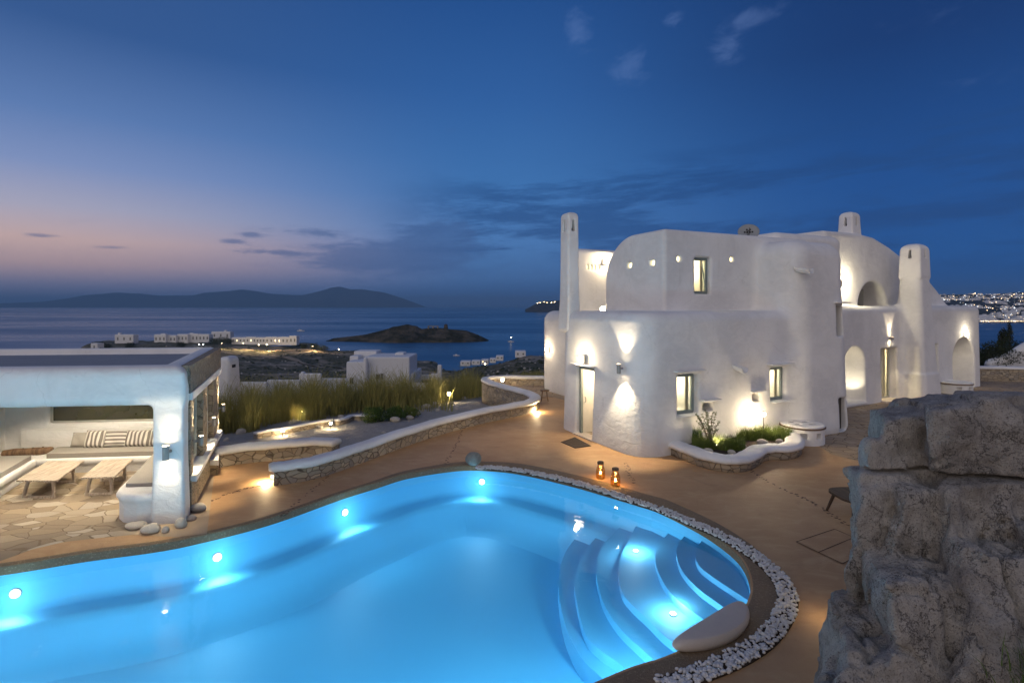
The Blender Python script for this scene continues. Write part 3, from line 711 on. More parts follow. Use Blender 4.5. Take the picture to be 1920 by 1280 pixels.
# step blocks beside the lounge
def block(name, poly, z, label, stone='stone'):
    cx = sum(p[0] for p in poly) / len(poly); cy = sum(p[1] for p in poly) / len(poly)
    t = thing(name, (cx, cy, 0), label, 'wall block')
    MB().prism(poly, -0.2, z - 0.12).build('stone_body', M[stone], t)
    big = [(cx + (x - cx) * 1.08, cy + (y - cy) * 1.08) for x, y in poly]
    MB().prism(big, z - 0.122, z).build('cap', M['plaster'], t, bevel=0.05, seg=3)
block('stone_block', [G(382, 890)[:2], G(409, 890)[:2], G(411, 866)[:2], G(388, 866)[:2]], 0.36, 'low white topped stone block between lounge wall and short garden wall')
# right-hand terrace wall and the sloping white wall behind it
def rw(px, py, z): return G(px, py, z)
low_wall('terrace_wall', [(22.8, 28.6, 0), (25, 28.3, 0), (27.5, 27.8, 0), (31, 27.0, 0), (34, 26.2, 0)], 'low stone wall with white cap on the far right of the terrace', zb=-0.6, top=0.78)
P = [Vector((27.6, 31.0, 0.55)), Vector((29.0, 31.2, 0.95)), Vector((30.4, 31.3, 1.7)), Vector((32.5, 31.4, 2.4)), Vector((36, 31.4, 2.9))]
t = thing('sloping_wall', (27.6, 31, 0), 'white rounded wall climbing to the right beyond the terrace wall', 'wall')
q = smooth_path(P, 5); MB().tube(q, [0.14] + [0.26] * (len(q) - 1), 12).build('wall_top', M['plaster'], t)
mb = MB(); vs = [(p.x, p.y + s_, z) for p in q for s_, z in ((-.18, -.8), (.18, -.8), (.18, p.z), (-.18, p.z))]
mb.add(vs, [(j * 4 + i, j * 4 + (i + 1) % 4, j * 4 + 4 + (i + 1) % 4, j * 4 + 4 + i) for j in range(len(q) - 1) for i in range(4)]).build('wall_body', M['plaster'], t)
# inlaid pebble joints in the deck
def joint(px, wd=0.045):
    P = smooth_path([(*G(x, y)[:2], 0) for x, y in px], 14); rg = random.Random(len(px) * 7 + int(px[0][0])); mb = MB()
    L = 0.0; last = P[0]
    for p, q_ in zip(P[:-1], P[1:]):
        seg = (q_ - p); k = max(1, int(seg.length / 0.055))
        for i in range(k):
            if rg.random() < 0.15: continue
            c = p + seg * ((i + rg.random() * .6) / k) + Vector((rg.uniform(-wd, wd), rg.uniform(-wd, wd), 0)); r = rg.uniform(.014, .034); a = rg.uniform(0, 3)
            m_ = 7; ring = [(c.x + math.cos(a + 6.283 * j / m_) * r * rg.uniform(.8, 1.2), c.y + math.sin(a + 6.283 * j / m_) * r * rg.uniform(.7, 1.1), .002) for j in range(m_)]
            mb.add(ring + [(c.x, c.y, .011)], [(j, (j + 1) % m_, m_) for j in range(m_)], True)
    tag(mb.build('pebble_inlay', M['inlay']), kind='structure')
joint([(866, 806), (858, 830), (846, 850), (835, 871)])
joint([(668, 868), (628, 884), (590, 914), (543, 955), (528, 968)])
joint([(1405, 880), (1440, 902), (1480, 922), (1510, 935), (1545, 955), (1580, 978), (1620, 1005)])
joint([(1172, 868), (1180, 885), (1186, 905)], .07)
joint([(398, 938), (420, 928), (440, 922), (462, 915), (490, 911)], .05)
# access cover in the deck
cv = [G(1493, 1016)[:2], G(1565, 992)[:2], G(1640, 1025)[:2], G(1580, 1057)[:2]]
t = thing('access_cover', (*cv[0], 0), 'square access cover set flush in the ochre deck beside the rock', 'access cover')
MB().sheet([cv], 0.006).build('lid', M['deck'], t)
mb = MB()
for a, b in list(zip(cv, cv[1:] + cv[:1])) + [(((cv[0][0] + cv[3][0]) / 2, (cv[0][1] + cv[3][1]) / 2), ((cv[1][0] + cv[2][0]) / 2, (cv[1][1] + cv[2][1]) / 2))]:
    a = Vector((*a, .0095)); b = Vector((*b, .0095)); d = (b - a).normalized(); nr = Vector((d.y, -d.x, 0)) * .008
    mb.add([a - nr, a + nr, b + nr, b - nr], [(0, 1, 2, 3)])
mb.build('groove', M['groove'], t)
# ------------------------------------------------------------------ the villa
def xf(me, Mx): me.transform(Mx); return me
def zone(S, T, s0, s1, t0, t1, r): return rect2(S, T, s0, s1, t0, t1, r)
def carve(d, S, T, Z, s0, s1, t0, t1, z0, z1, k=0.05):
    b = rc(rect2(S, T, s0, s1, t0, t1, 0.03), slab(Z, z0, z1), 0.03); return smax(d, -b, k)
def carve_arch(d, S, T, Z, s0, s1, t0, t1, z0, z1, k=0.05):
    r = (s1 - s0) / 2; c = (s0 + s1) / 2; zc = z1 - r
    a = np.minimum(rect2(S, Z, s0, s1, z0, zc), np.sqrt((S - c) ** 2 + (Z - zc) ** 2) - r)
    return smax(d, -rc(a, slab(T, t0, t1), 0.03), k)
def villa_main(S, T, Z):
    lean = 0.16 * np.clip(1 - Z / 3.8, 0, 1)
    wav = 0.015 * np.sin(S * 1.1 + Z * 0.8) + 0.012 * np.sin(T * 1.7 + Z * 1.3 + 1)
    low = rc(zone(S, T, 0.06, 8.25, 0.06, 4.25, 0.62) - lean * 0.55 + wav, slab(Z, -0.3, 3.82), 0.30)
    # upper storey, set back; its back-left shoulder is strongly rounded
    tz = rc(T - 4.25 + 0.0 * Z, Z - 6.27, 1.55)
    tz = smax(tz, rc(-(T - 1.15), Z - 6.27, 0.22), 0.03)
    up = rc(rect2(S, T, 1.85, 8.2, 1.15, 4.3, 0.13) + wav, tz, 0.16)
    up = np.maximum(up, 3.0 - Z)
    tw = rc(rect2(S, T, 5.62, 8.36, -0.16, 4.2, 0.75) - 0.22 * np.clip(1 - Z / 6, 0, 1) ** 2 + wav, slab(Z, -0.3, 6.02), 0.55)
    d = smin(low, up, 0.06); d = smin(d, tw, 0.22)
    # openings
    d = carve(d, S, T, Z, 1.30, 2.03, -0.4, 1.6, 1.02, 2.12)          # window 1
    d = carve(d, S, T, Z, 4.86, 5.52, -0.5, 1.3, 1.14, 2.14)          # window 2
    d = carve(d, S, T, Z, 2.20, 2.56, -0.4, 0.42, 1.07, 1.29, .03)    # vent niche 1
    d = carve(d, S, T, Z, 4.10, 4.40, -0.4, 0.42, 1.19, 1.42, .03)    # vent niche 2
    d = carve(d, S, T, Z, -0.4, 1.6, 2.18, 3.10, 0.02, 2.12)          # entrance door
    d = carve(d, S, T, Z, 7.55, 8.02, -0.6, 0.5, 3.02, 4.0)           # tower window
    d = carve(d, S, T, Z, 7.55, 8.10, -0.8, 0.4, 0.02, 1.08)          # tower hatch
    d = carve(d, S, T, Z, 3.05, 3.68, 0.9, 2.6, 4.34, 5.46)           # upper window
    for s_, z_ in ((2.35, 5.30), (4.50, 5.36)): d = carve(d, S, T, Z, s_, s_ + .15, 0.9, 1.4, z_, z_ + .16, .02)
    for t_ in (1.62, 2.75): d = carve(d, S, T, Z, 1.6, 2.1, t_, t_ + .24, 5.20, 5.36, .02)
    return d
def villa_back(S, T, Z):
    b3 = rc(rect2(S, T, 2.05, 8.5, 6.6, 7.0, 0.18), slab(Z, -0.3, 6.22), 0.18)
    b4 = rc(rect2(S, T, 3.15, 9.0, 6.7, 11.35, 0.5), slab(Z, -0.3, 3.74), 0.5)
    br = rc(rect2(S, T, 2.2, 8.4, 3.9, 7.0, 0.1), slab(Z, -0.3, 3.72), 0.1)
    f = rc(rect2(S, T, 8.35, 12.2, 2.6, 7.5, 0.35), slab(Z, -0.3, 6.75), 0.35)
    d = np.minimum(np.minimum(b3, f), smin(b4, br, 0.1))
    for k in range(4): d = carve(d, S, T, Z, 2.68 + k * .17, 2.80 + k * .17, 6.4, 6.85, 5.38, 5.60, .015)
    return d
GP = [(0.2, -0.3), (0.2, 7.02), (2.6, 7.06), (3.84, 6.95), (5.1, 6.6), (6.4, 6.12), (7.5, 5.75), (8.5, 5.3), (9.5, 4.72), (10.5, 4.05), (11.0, 3.6), (11.1, -0.3)]
def villa_wing(S, T, Z):
    low = rc(rect2(S, T, -0.4, 12.0, 0.0, 6.0, 0.35) - 0.05 * np.clip(1 - Z / 3, 0, 1), slab(Z, -0.3, 3.96), 0.28)
    gab = rc(poly2(S, Z, GP) , slab(T + 0.0 * S, 0.8, 3.4), 0.14)
    d = smin(low, gab, 0.10)
    hw = 0.43 + 0.30 * np.clip(1 - Z / 5.4, 0, 1) + 0.05 * (Z < 1.15)
    qx = np.abs(S - 4.95) - hw + 0.2; qy = np.abs(T + 0.22) - hw * 0.95 + 0.2
    but = np.minimum(np.maximum(qx, qy), 0) + np.sqrt(np.maximum(qx, 0) ** 2 + np.maximum(qy, 0) ** 2) - 0.2
    but = rc(but, slab(Z, -0.3, 5.6), 0.1)
    d = smin(d, but, 0.3)
    d = carve_arch(d, S, T, Z, 0.08, 1.52, -0.2, 0.85, 0.14, 2.36)
    d = carve(d, S, T, Z, 2.72, 4.02, -0.4, 2.2, 0.02, 2.2)
    d = carve(d, S, T, Z, 6.85, 7.55, -0.4, 1.4, 0.02, 2.22)
    d = carve_arch(d, S, T, Z, 8.95, 11.15, -0.3, 1.1, 0.02, 2.46)
    d = carve_arch(d, S, T, Z, 2.55, 4.85, 0.5, 2.0, 3.3, 5.02)
    d = carve(d, S, T, Z, 3.75, 4.35, 1.8, 2.6, 3.95, 4.75)
    return d
V = thing('white_villa', (3.3, 13.8, 0), 'large white rounded villa with lit windows and tall chimneys behind the pool', 'villa')
link('wall', xf(vdb_mesh('villa_main', villa_main, (-.5, -.7, -.5), (8.8, 4.7, 6.6), 0.05), FR1), M['plaster'], V)
link('wall', xf(vdb_mesh('villa_back', villa_back, (1.3, 2.3, -.5), (12.6, 11.8, 7.1), 0.08), FR1), M['plaster'], V)
link('wall', xf(vdb_mesh('villa_wing', villa_wing, (-.8, -1.3, -.5), (12.4, 6.3, 7.4), 0.06), FR2), M['plaster'], V)
# chimneys: tapered shafts with a domed head pierced by slits
def chimney(fr, s, t, hs, ht, z0, z1, flare, vox=0.028, turn=0):
    def f(S, T, Z):
        k = 1 + flare * np.clip((z0 + 1.4 - Z) / 1.4, 0, 1) ** 2 + 0.10 * np.clip((z1 - Z) / (z1 - z0), 0, 1)
        qx = (np.abs(S) - hs * k) + .07; qy = (np.abs(T) - ht * k) + .07
        d2 = np.minimum(np.maximum(qx, qy), 0) + np.sqrt(np.maximum(qx, 0) ** 2 + np.maximum(qy, 0) ** 2) - .07
        d = rc(d2, slab(Z, z0 - .4, z1), min(hs, ht) * .82)
        for a in (0, 1):
            u_ = S if a == 0 else T; w_ = T if a == 0 else S
            hh = .055; sl = np.maximum(np.abs(u_) - hh * np.clip(1.25 - (Z - (z1 - .62)) / .5, .35, 1.25), slab(Z, z1 - .62, z1 - .26)) + 0 * w_
            sl = np.maximum(sl, -(w_ + .0))      # only the near sides
            sl2 = np.maximum(np.maximum(np.abs(u_) - hh * np.clip(1.25 - (Z - (z1 - .62)) / .5, .35, 1.25), slab(Z, z1 - .62, z1 - .26)), w_ + 0.06)
            d = smax(d, -sl2, .015)
        return d
    me = vdb_mesh('chimney', f, (-hs * 1.9 - .1, -ht * 1.9 - .1, z0 - .5), (hs * 1.9 + .1, ht * 1.9 + .1, z1 + .1), vox)
    xf(me, fr @ Matrix.Translation((s, t, 0)) @ Matrix.Rotation(turn, 4, 'Z'))
    o = link('chimney', me, M['plaster'], V)
    mb = MB(); mb.cyl((0, 0, z1 - .72), (0, 0, z1 - .2), hs * .55, hs * .4, 10)
    mb.v = [tuple(fr @ Matrix.Translation((s, t, 0)) @ Vector(v)) for v in mb.v]; mb.build('flue', M['dark'], o)
    return o
chimney(FR1, 0.27, 3.93, 0.20, 0.26, 3.5, 7.02, 0.18)
chimney(FR2, 2.72, 1.25, 0.31, 0.29, 6.6, 8.02, 0.15)
chimney(FR2, 4.95, -0.22, 0.40, 0.39, 5.3, 6.62, 0.0)
# ---- windows and doors in wall frames
def W(fr, s, t, z): return fr @ Vector((s, t, z))
def wbox(mb, fr, s0, s1, t0, t1, z0, z1, mi=0):
    c = Matrix.Translation(((s0 + s1) / 2, (t0 + t1) / 2, (z0 + z1) / 2)); return mb.box(None, ((s1 - s0) / 2, (t1 - t0) / 2, (z1 - z0) / 2), M=fr @ c, mi=mi)
def window(fr, s0, s1, z0, z1, t, fw=.07, parent=V, frm='frame', mull=None, curtain=True, name='window', lampE=14, depth=1.1, pane='glass', col=(1, .84, .56), label=None):
    mb = MB(); a = .05
    wbox(mb, fr, s0 - .03, s0 + fw, t, t + a, z0 - .03, z1 + .03); wbox(mb, fr, s1 - fw, s1 + .03, t, t + a, z0 - .03, z1 + .03)
    wbox(mb, fr, s0 + fw, s1 - fw, t + .002, t + a - .002, z0 - .03, z0 + fw); wbox(mb, fr, s0 + fw, s1 - fw, t + .002, t + a - .002, z1 - fw, z1 + .03)
    if mull:
        for m_ in mull: wbox(mb, fr, m_ - .028, m_ + .028, t - .004, t + a + .004, z0 + fw, z1 - fw)
    o = mb.build(name, M[frm], parent)
    if label: o['label'] = label
    g = MB(); wbox(g, fr, s0 + fw - .002, s1 - fw + .002, t + .02, t + .026, z0 + fw - .002, z1 - fw + .002); g.build('pane', M[pane], o)
    if curtain:
        c = MB(); n = 24; cs0 = s0 + .02; cs1 = s0 + (s1 - s0) * .30
        vs = [(W(fr, cs0 + (cs1 - cs0) * i / n, t + .16 + .025 * math.sin(i * 1.9), z)) for i in range(n + 1) for z in (z0 + .02, z1)]
        c.add(vs, [(2 * i, 2 * i + 2, 2 * i + 3, 2 * i + 1) for i in range(n)], True).build('curtain', M['litcurtain'], o)
        c = MB(); vs = [(W(fr, s1 - .02 - (s1 - s0) * .16 * i / 12, t + .17 + .022 * math.sin(i * 2.3), z)) for i in range(13) for z in (z0 + .02, z1)]
        c.add(vs, [(2 * i, 2 * i + 2, 2 * i + 3, 2 * i + 1) for i in range(12)], True).build('curtain', M['litcurtain'], o)
    if lampE: light('POINT', 'room_light', W(fr, (s0 + s1) / 2, t + depth * .55, z1 - .25), lampE, col, 0.08, o)
    return o
window(FR1, 1.32, 2.01, 1.04, 2.10, 0.20, lampE=38, label='lower window nearest the corner, grey frame and warm light')
window(FR1, 4.88, 5.50, 1.16, 2.12, 0.14, lampE=30, label='narrow lower window above the flower bed')
window(FR1, 3.07, 3.66, 4.36, 5.44, 1.34, lampE=36, col=(1, .82, .45), label='upstairs window with drawn back curtain')
window(FR1, 7.57, 8.0, 3.04, 3.98, 0.16, lampE=0, curtain=False, label='dark narrow window of the tower')
window(FR2, 3.77, 4.33, 3.97, 4.73, 2.1, lampE=5, curtain=False, label='small window inside the upper arch')
# tilted dark casement of the upstairs window and an ochre picture behind the corner window
mb = MB(); mb.cyl(W(FR1, 3.40, 1.30, 5.36), W(FR1, 3.57, 1.30, 4.42), .022, .022, 4, smooth=False); mb.build('casement', M['frame'], V)
mb = MB(); wbox(mb, FR1, 1.66, 1.90, 1.50, 1.53, 1.25, 1.62); mb.build('picture', M['wood_brown'], V)
# shutter standing open in the upper arch
mb = MB(); wbox(mb, FR2, 4.45, 4.49, 1.60, 2.05, 3.97, 4.73); wbox(mb, FR2, 4.43, 4.51, 1.66, 1.99, 4.05, 4.33); wbox(mb, FR2, 4.43, 4.51, 1.66, 1.99, 4.39, 4.66); mb.build('shutter', M['frame_pale'], V)
# entrance door: frame, leaf swung inwards, threshold
mb = MB()
def sbox(mb, t0, t1, s0, s1, z0, z1): return wbox(mb, FR1, s0, s1, t0, t1, z0, z1)
sbox(mb, 2.19, 2.26, .12, .20, 0.0, 2.1); sbox(mb, 3.00, 3.09, .12, .20, 0.0, 2.1); sbox(mb, 2.26, 3.00, .122, .198, 2.03, 2.1)
dof = mb.build('door_frame', M['frame'], V)
mb = MB(); sbox(mb, 3.02, 3.06, .21, .98, 0.02, 2.02); lf = mb.build('door', M['inner'], V)
MB().tube([W(FR1, 0.28, 3.02, .98), W(FR1, 0.28, 2.97, 1.0), W(FR1, .28, 2.97, 1.12), W(FR1, .28, 3.02, 1.14)], .012, 6).build('handle', M['steel'], lf)
mb = MB(); sbox(mb, 2.12, 3.14, -.10, .30, 0.0, 0.035); mb.build('threshold', M['headrest'], V)
mb = MB(); sbox(mb, 2.19, 3.09, .31, 1.58, 0.012, 0.03); mb.build('hall_floor', M['paving'], V)
light('POINT', 'room_light', W(FR1, 0.75, 2.45, 1.85), 75, (1, .76, .46), 0.1, V)
# lintel hood over the door, drip ledges over the windows and vents
def ledge(fr, s0, s1, z, t=-.06, d=.13, h=.045, name='lintel'):
    mb = MB(); wbox(mb, fr, s0, s1, t - .03, t + d + .1, z, z + h); return mb.build(name, M['plaster'], V, bevel=.015)
ledge(FR1, 1.16, 2.16, 2.20, -.12); ledge(FR1, 4.70, 5.66, 2.22, -.16); ledge(FR1, 2.05, 2.72, 1.36, -.14, name='drip_ledge'); ledge(FR1, 4.0, 4.5, 1.48, -.14, name='drip_ledge'); ledge(FR1, 7.42, 8.1, 4.06, -.30)
mb = MB(); sbox(mb, 2.08, 3.20, -.16, .1, 2.16, 2.205); mb.build('lintel', M['plaster'], V, bevel=.02)
ledge(FR1, 1.28, 2.05, .985, -.10, .2, .035, 'sill'); ledge(FR1, 4.84, 5.54, 1.105, -.14, .2, .035, 'sill')
# backs of the vents, tower hatch
for a_, b_, c_, d_ in ((2.2, 2.56, 1.06, 1.3), (4.1, 4.4, 1.18, 1.43)):
    mb = MB(); wbox(mb, FR1, a_, b_, .36, .40, c_, d_); mb.build('vent_grille', M['frame_pale'], V)
mb = MB(); wbox(mb, FR1, 7.56, 8.08, .0, .04, 0.02, 1.07); o = mb.build('hatch_door', M['metal'], V)
# small square lights of the upper storey
def lite(fr, s0, s1, t0, t1, z0, z1):
    mb = MB(); wbox(mb, fr, s0, s1, t0, t1, z0, z1); mb.build('glass_block', M['lit'], V)
for s_, z_ in ((2.35, 5.30), (4.50, 5.36)): lite(FR1, s_, s_ + .15, 1.28, 1.31, z_, z_ + .16)
for t_ in (1.62, 2.75): lite(FR1, 1.97, 2.0, t_, t_ + .24, 5.20, 5.36)
for k in range(4): lite(FR1, 2.68 + k * .17, 2.80 + k * .17, 6.74, 6.77, 5.38, 5.60)
# rain spouts: lower wall, tower
def spout(s, z, t):
    mb = MB(); vs = []
    for tt, zz in ((t - .36, z - .05), (t + .15, z + .06)):
        for k in range(9):
            a = math.pi * k / 8; vs.append(W(FR1, s + .13 * math.cos(a), tt, zz - .17 * math.sin(a)))
        for k in range(8, -1, -1):
            a = math.pi * k / 8; vs.append(W(FR1, s + .095 * math.cos(a), tt, zz - .13 * math.sin(a)))
    mb.add(vs, [(i, (i + 1) % 18, 18 + (i + 1) % 18, 18 + i) for i in range(18)] + [tuple(range(17, -1, -1))], False).build('rain_spout', M['plaster'], V)
spout(3.42, 2.28, .02); spout(5.95, 5.12, -.16)
# french doors of the wing, side door, back of the deep niche
o = window(FR2, 2.74, 4.0, 0.04, 2.18, 0.30, frm='frame_pale', mull=(3.37,), curtain=True, name='french_door', lampE=160, depth=1.8, col=(1, .78, .42), label='tall glazed double door lit from inside')
mb = MB(); wbox(mb, FR2, 2.6, 4.1, -.25, .32, 0.0, 0.05); mb.build('threshold', M['headrest'], V)
mb = MB(); wbox(mb, FR2, 2.80, 3.06, 1.0, 1.5, 0.02, 1.8); mb.build('wardrobe', M['wood_brown'], V)
window(FR2, 6.87, 7.53, 0.04, 2.2, 0.22, name='side_door', lampE=30, label='narrow side door half hidden by the chimney buttress')
mb = MB(); wbox(mb, FR2, 0.0, 1.6, -.10, .86, .02, .135); mb.build('niche_sill', M['plaster'], V, bevel=.04)
light('SPOT', 'niche_light', W(FR2, 1.0, .30, .20), 55, (1, .86, .60), .05, V, to=W(FR2, .9, .8, 2.2), size=120)
# ---- wall lamps
def sconce(fr, loc, nrm, label, up=20, down=20, size=50, h=.24, r=.055, point=0, col=(1, .80, .52), gap=.11, group='lamps on the white walls', blend=.35, body='steel'):
    """up/down cylinder lamp: loc on the wall, nrm the wall's outward direction (frame coordinates)"""
    p = W(fr, *loc); nn = (fr.to_3x3() @ Vector(nrm)).normalized()
    t = thing('wall_lamp', p, label, 'wall lamp', group)
    c = p + nn * gap
    MB().cyl(c - Vector((0, 0, h / 2)), c + Vector((0, 0, h / 2)), r, r, 16, cap=False).build('lamp_body', M[body], t)
    MB().cyl(p - nn * .03, c - nn * (r - .005), .03, .025, 10).build('bracket', M[body], t)
    for s_, e in ((1, up), (-1, down)):
        if e:
            MB().cyl(c + Vector((0, 0, s_ * (h / 2 - .03))), c + Vector((0, 0, s_ * (h / 2 - .012))), r * .92, r * .92, 16).build('bulb', M['bulb'], t)
            light('SPOT', 'beam', c + Vector((0, 0, s_ * (h / 2 + .012))), e, col, .02, t, to=c + Vector((0, 0, s_ * 3)) - nn * .10, size=size, blend=blend)
    if point: light('POINT', 'glow', c + nn * .14 + Vector((0, 0, .05)), point, col, .05, t)
    return t
sconce(FR1, (-.10, .62, 2.30), (-1, 0, 0), 'steel up and down lamp at the front corner of the villa', 110, 210, 84, gap=.10, h=.26, r=.055, blend=.6)
def bulkhead(fr, loc, nrm, label, e=20, col=(1, .78, .48), w=.10, h=.09):
    """small box lamp with an opal glass"""
    p = W(fr, *loc); nn = (fr.to_3x3() @ Vector(nrm)).normalized(); t = thing('wall_lamp', p, label, 'wall lamp', 'lamps on the white walls')
    sd_ = nn.cross(Vector((0, 0, 1))); Mx = Matrix((sd_, nn, Vector((0, 0, 1)))).transposed().to_4x4()
    MB().box(None, (w * 1.15, .02, h * 1.2), M=Matrix.Translation(p + nn * .005) @ Mx).build('back_plate', M['steel'], t)
    mb = MB(); vs = []
    for k in range(7):
        a = math.pi * k / 6; rr = .085 * math.sin(a); 
        for x_ in (-w, w): vs.append(p + nn * (.02 + rr) + sd_ * x_ + Vector((0, 0, -h * math.cos(a))))
    mb.add(vs, [(2 * k, 2 * k + 1, 2 * k + 3, 2 * k + 2) for k in range(6)] + [tuple(range(0, 14, 2)), tuple(range(13, 0, -2))], True).build('diffuser', M['bulb_soft'], t)
    light('POINT', 'glow', p + nn * .20 + Vector((0, 0, .02)), e, col, .06, t)
    return t
bulkhead(FR1, (-.04, 2.66, 2.36), (-1, 0, 0), 'small glowing box lamp above the open entrance door', 34)
bulkhead(FR1, (3.12, 10.55, 1.95), (-1, 0, 0), 'small lamp on the rear wall left of the entrance corner', 24)
sconce(FR2, (3.35, -.02, 2.62), (0, -1, 0), 'round lamp washing the wall above the glazed double door', 60, 60, 60, h=.12)
bulkhead(FR2, (10.2, -.02, 2.60), (0, -1, 0), 'bright box lamp above the deep arch at the right end', 26, (1, .86, .62))
bulkhead(FR1, (3.5, 6.55, 5.72), (0, -1, 0), 'bright lamp high on the rear roof wall beside the lit slots', 60)
bulkhead(FR1, (2.1, 4.6, 3.86), (-1, 0, .1), 'low lamp on the roof terrace at the foot of the upper storey', 20)
bulkhead(FR2, (1.35, .74, 4.9), (0, -1, 0), 'lamp on the wall left of the upper arch above the balcony', 90, (1, .86, .58))
# satellite dish on the roof
c = W(FR1, 6.1, 1.9, 6.05); t = thing('satellite_dish', c, 'grey satellite dish on the villa roof between upper storey and tower', 'satellite dish')
ctr = c + Vector((0, 0, .42)); nn = Vector((-.35, -1, .35)).normalized(); a1 = nn.cross(Vector((0, 0, 1))).normalized(); a2 = a1.cross(nn)
mb = MB(); vs = [ctr]
for j in range(1, 6):
    for i in range(28):
        a = 6.2832 * i / 28; r_ = .34 * j / 5; vs.append(ctr + a1 * math.cos(a) * r_ + a2 * math.sin(a) * r_ * .82 + nn * (r_ * r_ * .5))
fs = [(0, 1 + i, 1 + (i + 1) % 28) for i in range(28)] + [(1 + j * 28 + i, 1 + j * 28 + (i + 1) % 28, 1 + (j + 1) * 28 + (i + 1) % 28, 1 + (j + 1) * 28 + i) for j in range(4) for i in range(28)]
dd = mb.add(vs, fs, True).build('reflector', M['dish'], t); md = dd.modifiers.new('s', 'SOLIDIFY'); md.thickness = .012
MB().cyl(c - Vector((0, 0, .3)), ctr - nn * .03, .025, .025, 8).build('mast', M['metal'], t)
MB().tube([ctr - a2 * .25 + nn * .03, ctr - a2 * .05 + nn * .34, ctr + nn * .36], .012, 6).build('feed_arm', M['metal'], t)
# marks painted on the dish: four dots and a bar in a dark ink
for (x_, y_) in ((-.05, .09), (.05, .09), (-.12, -.0), (-.04, -.0), (.04, -.0), (.12, -.0), (.03, -.13)): MB().cyl(ctr + a1 * x_ + a2 * y_ + nn * .012, ctr + a1 * x_ + a2 * y_ + nn * .03, .028, .028, 8).build('dish_mark', M['dark'], t)
# ---- round white drums with square vents (one at the tower, one at the arch)
def drum(fr, s, t_, r, h, label, tops=True):
    p = W(fr, s, t_, 0); t = thing('round_drum', p, label, 'round drum', 'round white drums with square vents')
    def f(X, Y, Z):
        d = np.sqrt(X * X + Y * Y) - r; d = rc(d, slab(Z, -.1, h - .07), .03)
        for k in range(6):
            a = -2.0 + k * 0.75; cx, cy = math.cos(a), math.sin(a); u_ = X * cy - Y * cx; w_ = X * cx + Y * cy
            d = np.maximum(d, -np.maximum(np.maximum(np.abs(u_) - .085, slab(Z, h * .36, h * .66)), (r - .16) - w_))
        return d
    link('drum_body', xf(vdb_mesh('drum_body', f, (-r - .1,) * 2 + (-.2,), (r + .1, r + .1, h + .1), .022), Matrix.Translation(p)), M['plaster'], t)
    MB().lathe(p, [(0, h - .069), (r + .03, h - .069), (r + .03, h - .045), (0, h - .045)], 40).build('wood_rim', M['wood_brown'], t)
    def g(X, Y, Z):
        d = rc(np.sqrt(X * X + Y * Y) - r - .01, slab(Z, h - .046, h + .02), .03)
        for cx, cy in ((-.2, -.1), (.2, -.1), (-.2, .25), (.2, .25)): d = np.maximum(d, -np.maximum(rect2(X, Y, cx - .11, cx + .11, cy - .11, cy + .11), h - .02 - Z))
        return d
    link('lid', xf(vdb_mesh('lid', g, (-r - .1,) * 2 + (h - .15,), (r + .1, r + .1, h + .1), .02), Matrix.Translation(p)), M['plaster'], t)
    for cx, cy in ((-.2, -.1), (.2, -.1), (-.2, .25), (.2, .25)): MB().box((p.x + cx, p.y + cy, h - .022), (.105, .105, .004)).build('vent_opening', M['dark'], t)
    MB().cyl((p.x, p.y, .02), (p.x, p.y, h - .1), r - .17, r - .17, 20).build('dark_core', M['dark'], t)
drum(FR1, 5.55, -.50, .58, .52, 'round white drum with square vents between flower bed and tower')
drum(FR2, 8.25, -.35, .66, .50, 'round white drum with square vents below the deep arch at the right')
# door mat
mb = MB(); 
p = [G(1052, 829)[:2], G(1078, 820)[:2], G(1108, 836)[:2], G(1078, 840)[:2]]
t = thing('door_mat', (*p[0], 0), 'dark woven door mat in front of the open entrance door', 'door mat')
MB().prism(p, .002, .018).build('mat_pile', M['mat'], t, bevel=.004)
MB().sheet([[(sum(q[0] for q in p) / 4 + (x - sum(q[0] for q in p) / 4) * 1.06, sum(q[1] for q in p) / 4 + (y - sum(q[1] for q in p) / 4) * 1.06) for x, y in p]], .006).build('border', M['wood_dark'], t)
